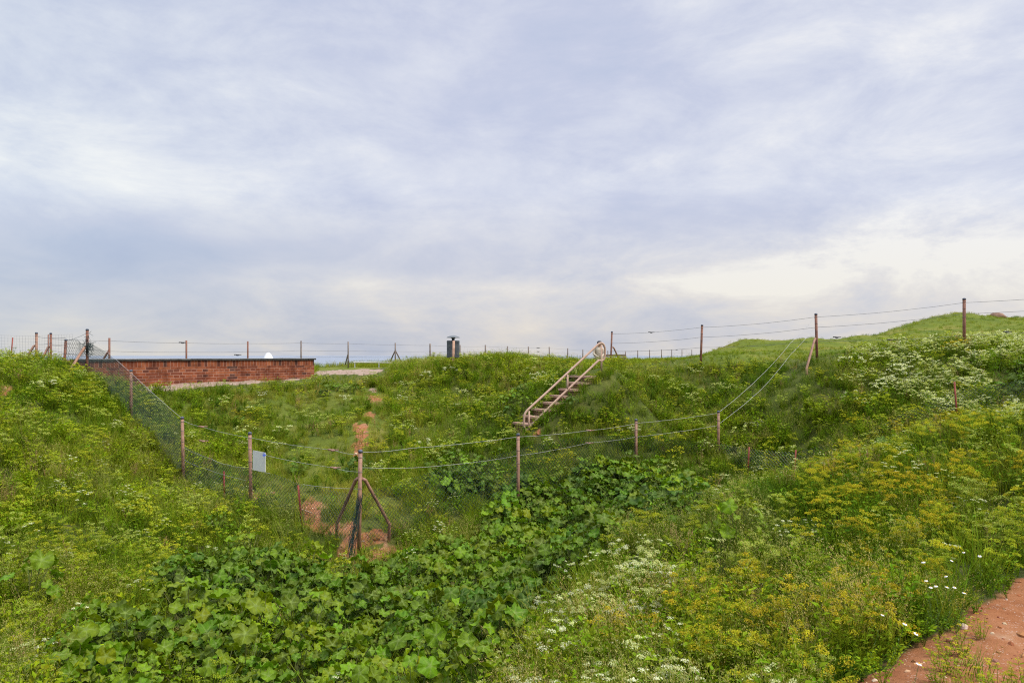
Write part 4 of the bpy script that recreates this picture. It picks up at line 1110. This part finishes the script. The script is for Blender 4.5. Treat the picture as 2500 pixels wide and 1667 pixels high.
c = candidates(2.6, 60, 128, 5); k = masks(c)
parts.append(finish('distant_grass', 'fargrass', c, sel(c, .9 + 0 * c['x']), 1.8 + 0 * c['x'], .5 + (k['n3'] - .5) * .8, '', '', .2)); cat_(parts)
# feathery pale grass in drifts
parts = []
for dens_, a, b, sd in ((26, 2.6, 9, 11), (22, 9, 16, 12), (15, 16, 34, 13)):
    c = candidates(dens_, a, b, sd); k = masks(c)
    pr = np.clip((k['n1'] - .47) * 7, 0.04, .95) * np.where(k['m'], .03, 1) * np.where(c['di'] > .3, .02, 1) * np.where(k['slope'], .3, 1)
    ti = .35 + (k['n2'] - .5) * 1.6 + c['g'].normal(0, .12, len(c['x'])) + np.where((c['y'] > 22), .2, 0)
    parts.append(finish('feathery_grass', 'plume', c, sel(c, pr), .85 + 0 * c['x'], ti, 'feathery straw coloured grass in wind bent drifts', 'grass', .15))
c = candidates(2.2, 34, 60, 14); parts.append(finish('feathery_grass', 'plume', c, sel(c, .6 + 0 * c['x']), 1.0 + 0 * c['x'], .6 + 0 * c['x'], '', '', .1)); cat_(parts)
# leafy herbs
parts = []
for dens_, a, b, sd in ((46, 2.6, 9, 21), (42, 9, 16, 22), (44, 16, 30, 23)):
    c = candidates(dens_, a, b, sd); k = masks(c)
    pr = np.clip((k['n2'] - .35) * 3.2, .15, .9) * np.where(k['m'], .5, 1) * np.where(c['di'] > .35, .04, 1) * np.where(k['slope'], .25, 1)
    pr = np.where((c['px'] < 600) & ~k['m'], np.maximum(pr, .6), pr)
    ti = .42 + (k['n1'] - .5) * 1.4 + c['g'].normal(0, .15, len(c['x'])) + np.where(c['px'] < 500, .25, 0)
    parts.append(finish('leafy_herbs', 'herb', c, sel(c, pr), np.where(k['m'], .7, 1.0) * np.where(c['di'] > .1, .6, 1) * (.8 + .9 * np.clip(k['n1'] - .35, 0, .5)), ti, 'low leafy green herbs filling the slopes between the grass', 'herbs', .2))
c = candidates(150, 2.6, 9, 24); k = masks(c); n_ = len(c['x'])   # small creeping weeds along the path edge
parts.append(finish('leafy_herbs', 'herb', c, sel(c, np.where((c['di'] > .004) & (c['di'] < .8), .8, np.where(c['di'] >= .9, .012, 0))), .36 + 0 * c['x'], .35 + c['g'].normal(0, .25, n_), '', '', .3))
cat_(parts)
# hoary cress
parts = []
for dens_, a, b, sd, kd in ((24, 2.6, 9, 31, 'white'), (24, 9, 15, 32, 'white')):
    c = candidates(dens_, a, b, sd); k = masks(c)
    pr = np.where(k['y'], .10, .10 + .7 * np.clip(k['n4'] - .5, 0, 1)); pr = np.where(k['w'], .4 + 3.2 * np.clip(k['n4'] - .42, 0, .2), pr)
    pass
    pr = pr * np.where(k['m'], .10, 1) * np.where(c['di'] > .3, .01, 1) * np.where(k['slope'], .25, 1)
    pr = pr * np.where((c['px'] < 950) & (c['y'] > 6), .35, 1)
    ti = c['g'].uniform(.0, .42, len(c['x']))
    ti = np.where(k['w'] & (sel(c, .65 + 0 * c['x'])), c['g'].uniform(0, .35, len(c['x'])), ti); ti = np.where(sel(c, .10 + 0 * c['x']), c['g'].uniform(0, .3, len(c['x'])), ti)
    parts.append(finish('hoary_cress', kd, c, sel(c, pr), .9 + 0 * c['x'], ti, 'hoary cress in flower, white, yellow green and ochre heads', 'wildflowers', .12))
# a few plants standing on the path at the bottom edge
ex = [(2300,1640),(2330,1650),(2360,1625),(2290,1670),(2345,1690),(2400,1700),(2430,1690),(2470,1700),(2380,1720),(2340,1575),(2350,1600),(2395,1560),(2500,1690),(2310,1600)]
hx = [ground_hit(a, b, .0, 3.0) for a, b in ex]
parts.append(dict(x=np.array([p.x for p in hx]), y=np.array([p.y for p in hx]), z=np.array([p.z for p in hx]), rot=np.c_[rng.normal(0, .1, len(ex)), rng.normal(0, .1, len(ex)), rng.random(len(ex)) * 6.28],
     scl=np.outer(rng.uniform(.35, .7, len(ex)), [1, 1, .7]), tint=rng.uniform(.65, .9, len(ex))))
cat_(parts)
parts = []
for dens_, a, b, sd in ((15, 15, 24, 33), (7, 24, 38, 34)):
    c = candidates(dens_, a, b, sd); k = masks(c)
    pr = .12 + 1.2 * np.clip(k['n2'] - .48, 0, 1) + .2 * (k['n4'] > .55); pr = np.where(k['w'], .5, pr * .75) * np.where(c['di'] > .3, .02, 1) * np.where(k['m'], .1, 1) * np.where(k['slope'], .4, 1)
    pr = pr * np.where((c['x'] > 14) & (c['y'] > 27), .1, 1)
    ti = .45 + c['g'].normal(0, .12, len(c['x'])) + (k['n4'] - .5) * .4; ti = np.where(k['w'] & sel(c, .45 + 0 * c['x']), c['g'].uniform(0, .4, len(c['x'])), ti); ti = np.where(sel(c, .10 + 0 * c['x']), c['g'].uniform(0, .3, len(c['x'])), ti)
    parts.append(finish('distant_cress', 'farcress', c, sel(c, pr), 1.0 + 0 * c['x'], ti, 'white and yellow green cress flowering along the far banks', 'wildflowers', .1))
cat_(parts)
# cushions of cress gone over, yellow green to ochre
for nm_, kd_, lb_, dens_, a, b, sd in (('cress_cushions', 'mound', 'soft yellow green and ochre cress heads on the near bank', 27, 2.6, 10, 35), ('small_cress_cushions', 'midmound', 'yellow green cress heads farther off on the slopes', 19, 10, 26, 36)):
    parts = []
    c = candidates(dens_, a, b, sd); k = masks(c); n_ = len(c['x'])
    pr = np.where(k['y'], .48 + 3.0 * np.clip(k['n2'] - .42, 0, .25), .06 + 1.6 * np.clip(k['n4'] - .5, 0, .4)); pr = np.where(c['px'] < 650, np.maximum(pr, .42 + 1.4 * np.clip(k['n4'] - .5, 0, 1)), pr)
    pr = np.where(k['w'], .85, pr) * np.where(k['m'], .05, 1) * np.where(c['di'] > .3, .02, 1) * np.where(k['slope'], .12, 1) * np.where((c['x'] > 11) & (c['y'] > 24), .1, 1)
    ti = np.where(k['y'], np.where(c['px'] > 2050, .67, .60) + (k['n2'] - .5) * 1.2 + c['g'].normal(0, .16, n_), .47 + (k['n4'] - .5) * .3 + c['g'].normal(0, .07, n_)); ti = np.where(k['w'], c['g'].uniform(.02, .45, n_), ti)
    ti = np.clip(ti, np.where(k['w'], 0, .4), .9)
    parts.append(finish(nm_, kd_, c, sel(c, pr), 1.0 + 0 * c['x'], ti, lb_, 'wildflowers', .15))
    cat_(parts)
# taller leafy plants on the steep far bank and beside the steps
parts = []
c = candidates(5, 13, 26, 38); k = masks(c); n_ = len(c['x'])
bank = inpoly(c['px'], c['py'], [(1330,1060),(1480,925),(1700,905),(1990,925),(2150,880),(2520,840),(2600,1000),(2250,1040),(2050,1090),(1650,1120),(1450,1100)])
hill = inpoly(c['px'], c['py'], [(-60,880),(200,885),(330,1060),(430,1200),(200,1150),(-60,1100)])
pr = np.where(bank, .65, np.where(hill, .3, .05)) * np.where(k['slope'], 0, 1) * np.where(c['di'] > .2, 0, 1) * np.clip((k['n4'] - .3) * 5, .2, 1)
parts.append(finish('tall_herbs', 'bush', c, sel(c, pr), .75 + 0 * c['x'], .45 + (k['n1'] - .5) * 1.5 + c['g'].normal(0, .15, n_), 'taller bushy herbs growing on the steep far bank', 'herbs', .12))
g_ = np.random.default_rng(5); m_ = 56; t_ = g_.random(m_); o_ = g_.uniform(.12, .55, m_); t_[34:] *= .6; o_[34:] = -g_.uniform(.72, 1.15, 22)
xs = SB.x + gdir.x * run * t_ * .95 - side.x * o_; ys = SB.y + gdir.y * run * t_ * .95 - side.y * o_
parts.append(dict(x=xs, y=ys, z=grid_lookup(GZ, xs, ys), rot=np.c_[g_.normal(0, .1, m_), g_.normal(0, .1, m_), g_.random(m_) * 6.28], scl=np.outer(g_.uniform(.38, .6, m_), [1, 1, .8]), tint=g_.uniform(.3, .8, m_)))
cat_(parts)
# dry brown stalks
parts = []
for dens_, a, b, sd in ((7, 2.6, 12, 41), (4.5, 12, 30, 42)):
    c = candidates(dens_, a, b, sd); k = masks(c)
    pr = np.clip((k['n4'] - .55) * 6, .03, .8) * np.where(k['m'], .15, 1) * np.where(c['di'] > .05, 0, 1) * np.where(k['slope'], .4, 1)
    pr = np.maximum(pr, np.where(inpoly(c['px'], c['py'], [(220,890),(290,905),(285,950),(225,945)]), .9, 0))
    parts.append(finish('dry_stalks', 'dry', c, sel(c, pr), .8 + 0 * c['x'], c['g'].random(len(c['x'])), 'thin brown seed stalks scattered through the grass', 'dry stalks', .12))
cat_(parts)
# mallow
c = candidates(23, 2.6, 32, 51); k = masks(c)
pr = np.where(k['m'], np.where(c['y'] < 16, .9 - 3.5 * np.clip(k['n4'] - .56, 0, .25), .3), .002) * np.where(c['di'] > .3, .05, 1)
ti = .42 + (k['n1'] - .5) * .9 + c['g'].normal(0, .17, len(c['x'])); ti = np.clip(ti, 0, .92)
cat_([finish('mallow_leaves', 'mallow', c, sel(c, pr), np.where(c['y'] > 16, .72, np.interp(c['y'], [4, 8], [.74, .96])) + 0 * c['x'], ti, 'broad crinkled mallow leaves crowding the bottom of the hollow', 'mallow', .18)])
# pebbles on bare soil
PR['pebble'] = []
for q in range(3):
    bm = bmesh.new(); bmesh.ops.create_icosphere(bm, subdivisions=1, radius=1)
    for v in bm.verts: v.co = Vector((v.co.x * random.uniform(.7, 1.2), v.co.y * random.uniform(.7, 1.2), v.co.z * random.uniform(.4, .8)))
    me = bpy.data.meshes.new('pebble_source'); bm.to_mesh(me); bm.free(); PR['pebble'].append(bpy.data.objects.new('pebble_source', me))
M_peb = leaf_mat('pebbles', [(0, (.26, .11, .05)), (.6, (.38, .2, .11)), (1, (.5, .38, .28))], trans=0, var=.5, rough=.9)
for o in PR['pebble']: o.data.materials.append(M_peb)
parts = []
for dens_, a, b, sd, s0 in ((260, 2.6, 8, 61, .007), (60, 10, 30, 62, .018)):
    c = candidates(dens_, a, b, sd)
    pr = np.where(c['di'] > .5, .7, 0); s_ = s0 * np.exp(c['g'].normal(0, .45, len(c['x'])))
    parts.append(finish('gravel', 'pebble', c, sel(c, pr), s_, c['g'].random(len(c['x'])), 'small loose pebbles strewn over the bare soil', 'gravel', .5))
cat_(parts)

# ------------------------------------------------------------------ daisies (countable)
M_petal = simple_mat('white_petal', (.78, .78, .76), (.84, .84, .82), 30, .7); M_eye = simple_mat('yellow_centre', (.7, .38, .02), (.8, .5, .04), 60, .8); M_ds = simple_mat('daisy_stem', (.07, .13, .02), (.1, .17, .03), 20, .7)
def daisy():
    e = empty('daisy'); st_ = MB(); st_.tube([(0, 0, 0), (.01, 0, .15), (0, 0, .28)], [.002, .0018, .0015], 5, False)
    for k in range(8): a = k * 2.4; quadleaf(st_, (.004, 0, .03 + .025 * k), (math.cos(a), math.sin(a), .4), .035, .006, (0, 0, 1))
    st_.build('stem', M_ds, e)
    pt = MB()
    for k in range(15):
        a = 2 * math.pi * k / 15; quadleaf(pt, (math.cos(a) * .005, math.sin(a) * .005, .28), (math.cos(a), math.sin(a), -.12), .019, .0078, (0, 0, 1), 0, .02)
    pt.build('petals', M_petal, e)
    ce = MB(); ce.lathe((0, 0, .279), [(.0065, 0), (.0062, .003), (.004, .0055), (.001, .006)], 12); ce.build('flower_centre', M_eye, e, True)
    return e
d0 = daisy()
DS = [((2278,1361),'a'),((2282,1351),'a'),((2276,1411),'b'),((2291,1416),'b'),((2278,1422),'b'),((2308,1418),'b'),((2262,1417),'b'),((2347,1397),'c'),((2332,1438),'d'),((2364,1332),'e'),((2393,1335),'e'),((2120,1486),'f'),((2162,1497),'g'),((2163,1506),'g'),((2202,1603),'h'),((2055,1622),'i')]
LB = {'a': 'white daisy of the close pair above the big daisy cluster', 'b': 'white daisy in the biggest cluster on the right bank', 'c': 'single white daisy right of and above the big cluster', 'd': 'single white daisy just below right of the big cluster',
      'e': 'small white daisy near the right edge, high on the bank', 'f': 'lone white daisy left of the lower pair', 'g': 'white daisy of the touching pair low on the bank', 'h': 'drooping white daisy at the edge of the dirt path', 'i': 'lowest white daisy, in tall grass near the bottom edge'}
kids = list(d0.children)
for i, ((a, b), g_) in enumerate(DS):
    if i == 0: o = d0
    else:
        o = d0.copy(); COL.objects.link(o)
        for ch in kids:
            c2 = ch.copy(); COL.objects.link(c2); c2.parent = o
    h_ = ground_hit(a, b, .36, 3.0); o.location = (h_.x, h_.y, h_.z + .08); k_ = random.uniform(.42, .66); o.scale = (k_, k_, .95)
    o.rotation_euler = (random.uniform(-.1, .45), random.uniform(-.35, .35), random.uniform(-.5, .5))
    tag(o, LB[g_], 'flower', 'white daisies on the right bank')

# ------------------------------------------------------------------ sky
SUN_EL, SUN_AZ = R(52), R(115)   # azimuth clockwise from +Y (behind right shoulder)
w = bpy.data.worlds.new('World'); SC.world = w; w.use_nodes = True; nt = w.node_tree; nt.nodes.clear()
out = nt.nodes.new('ShaderNodeOutputWorld'); bg = nt.nodes.new('ShaderNodeBackground'); bg.inputs['Strength'].default_value = .1
sky = nt.nodes.new('ShaderNodeTexSky'); sky.sky_type = 'NISHITA'; sky.sun_disc = False; sky.sun_elevation = SUN_EL; sky.sun_rotation = SUN_AZ; sky.dust_density = 2
tc = nt.nodes.new('ShaderNodeTexCoord'); sp = nt.nodes.new('ShaderNodeSeparateXYZ'); nt.links.new(tc.outputs['Generated'], sp.inputs[0])
X, Y, Z = sp.outputs
zc = mth(nt, 'MAXIMUM', Z, 0.0)
# cloud sheet: project the view direction on a high flat layer
den = mth(nt, 'ADD', zc, .24)
cb = nt.nodes.new('ShaderNodeCombineXYZ'); nt.links.new(mth(nt, 'DIVIDE', X, den), cb.inputs[0]); nt.links.new(mth(nt, 'DIVIDE', Y, den), cb.inputs[1])
def cn(scale, detail, rough, dist, off, sx=1, sy=1):
    mp = nt.nodes.new('ShaderNodeMapping'); mp.inputs['Location'].default_value = off; mp.inputs['Scale'].default_value = (sx, sy, 1); mp.inputs['Rotation'].default_value = (0, 0, R(25))
    nt.links.new(cb.outputs[0], mp.inputs[0]); nd = N(nt, 'ShaderNodeTexNoise', Scale=scale, Detail=detail, Roughness=rough, Distortion=dist); nt.links.new(mp.outputs[0], nd.inputs['Vector']); return nd.outputs['Fac']
n_big = cn(.9, 3, .5, .3, (3.1, 1.7, 0), 1, .8); n_mid = cn(2.2, 7, .55, .5, (9.4, 4.2, 0), 1, .75); n_fine = cn(6.5, 8, .6, .4, (1.4, 8.2, 0), 1, .7)
br = mth(nt, 'MULTIPLY_ADD', n_big, .75, mth(nt, 'MULTIPLY_ADD', n_mid, .7, mth(nt, 'MULTIPLY', n_fine, .12)))
mp3 = nt.nodes.new('ShaderNodeMapping'); mp3.inputs['Scale'].default_value = (1, 1, 2.6); nt.links.new(tc.outputs['Generated'], mp3.inputs[0])
n3d = N(nt, 'ShaderNodeTexNoise', Scale=4.6, Detail=10, Roughness=.66, Distortion=.3); nt.links.new(mp3.outputs[0], n3d.inputs['Vector'])
br = mth(nt, 'MULTIPLY_ADD', n3d.outputs['Fac'], 1.0, br)
br = mth(nt, 'ADD', br, -1.165)
# large lighter and darker banks of cloud: (azimuth tangent, elevation tangent, widths, gain)
yy = mth(nt, 'MAXIMUM', Y, .02); uN = mth(nt, 'DIVIDE', X, yy); vN = mth(nt, 'DIVIDE', Z, yy)
BL = [(250,250,420,240,.06),(120,420,300,150,.03),(620,330,260,110,.10),(1900,625,560,80,.38),(2250,560,260,80,.28),(2350,350,300,260,.14),(1500,420,220,45,.16),(1250,440,120,45,-.16),(1750,545,260,55,-.26),(2000,500,260,50,-.10),
      (1150,650,420,60,-.22),(600,610,420,45,-.20),(150,640,400,120,-.16),(1000,700,500,22,.14),(2100,80,400,160,.10),(360,165,60,35,-.12),(1450,160,420,160,-.08),(1000,220,260,180,-.10),(300,740,400,70,-.10),(1100,150,120,60,.08),(1650,700,400,40,.10),(2000,690,500,60,.10)]
acc = br
for px_, py_, sx_, sy_, am in BL:
    a = mth(nt, 'POWER', mth(nt, 'ABSOLUTE', mth(nt, 'MULTIPLY', mth(nt, 'ADD', uN, -(px_ - 1250) / F), F / sx_)), 2.0)
    b = mth(nt, 'POWER', mth(nt, 'ABSOLUTE', mth(nt, 'MULTIPLY', mth(nt, 'ADD', vN, -(HOR - py_) / F), F / sy_)), 2.0)
    e = mth(nt, 'EXPONENT', mth(nt, 'MULTIPLY', mth(nt, 'ADD', a, b), -.7))
    e = mth(nt, 'MULTIPLY', e, mth(nt, 'MULTIPLY_ADD', n3d.outputs['Fac'], 2.6, -.3))
    acc = mth(nt, 'ADD', acc, mth(nt, 'MULTIPLY', e, am * .9))
val = mth(nt, 'ADD', acc, .5, clamp=True)
def s2l(c): return tuple(((x / 255 + .055) / 1.055) ** 2.4 if x > 10 else x / 255 / 12.92 for x in c)
cr = ramp(nt, [(0, s2l((174,187,218))), (.28, s2l((188,198,223))), (.5, s2l((201,207,228))), (.72, s2l((219,223,236))), (1, s2l((244,244,245)))]); nt.links.new(val, cr.inputs[0])
cl = ramp(nt, [(0, s2l((170,180,202))), (.3, s2l((186,192,208))), (.55, s2l((206,206,212))), (.8, s2l((226,219,211))), (1, s2l((241,235,222)))]); nt.links.new(val, cl.inputs[0])
low = mth(nt, 'MULTIPLY_ADD', vN, -5.0, 1.1, True)
cloud = mixc(nt, low, cr.outputs[0], cl.outputs[0])
left = mth(nt, 'MULTIPLY_ADD', uN, -1.4, -.15, True)
cloud = mixc(nt, mth(nt, 'MULTIPLY', left, .5), cloud, mixc(nt, 1.0, cloud, (.93, 1.01, .985), 'MULTIPLY'))
# an overcast sky is brightest overhead
zen = mth(nt, 'MULTIPLY_ADD', mth(nt, 'MULTIPLY_ADD', zc, 2.0, -.9, True), 1.7, 1.0)
GAIN = 10.0
EXPO = 1.25
amp = mth(nt, 'MULTIPLY', zen, GAIN / (2 ** EXPO))
vm = nt.nodes.new('ShaderNodeVectorMath'); vm.operation = 'SCALE'; nt.links.new(cloud, vm.inputs[0]); nt.links.new(amp, vm.inputs['Scale'])
nt.links.new(mixc(nt, .96, sky.outputs[0], vm.outputs[0]), bg.inputs['Color']); nt.links.new(bg.outputs[0], out.inputs[0])
w.cycles.sampling_method = 'AUTOMATIC'

sl = bpy.data.lights.new('sun', 'SUN'); sl.energy = 1.5; sl.angle = R(10); sl.color = (1, .94, .84)
so_ = bpy.data.objects.new('sun', sl); COL.objects.link(so_)
sd = Vector((math.sin(SUN_AZ) * math.cos(SUN_EL), math.cos(SUN_AZ) * math.cos(SUN_EL), math.sin(SUN_EL)))
so_.rotation_euler = sd.to_track_quat('Z', 'Y').to_euler(); so_.location = (5, -5, 20)

cam = bpy.data.cameras.new('camera'); co_ = bpy.data.objects.new('camera', cam); COL.objects.link(co_)
cam.lens = LENS; cam.sensor_width = 36; cam.clip_end = 100000; cam.clip_start = .05; cam.shift_y = (HOR - 833.5) / 2500
co_.location = (0, 0, EYE); co_.rotation_euler = (R(90), 0, 0); SC.camera = co_
SC.view_settings.view_transform = 'Standard'; SC.view_settings.look = 'None'; SC.view_settings.exposure = EXPO; SC.view_settings.gamma = 1
SC.cycles.max_bounces = 4; SC.cycles.diffuse_bounces = 2; SC.cycles.transmission_bounces = 2; SC.cycles.transparent_max_bounces = 4
SC.cycles.use_adaptive_sampling = True; SC.cycles.use_denoising = False; SC.cycles.adaptive_threshold = .012; SC.cycles.filter_width = 1.15; SC.cycles.sample_clamp_indirect = 4
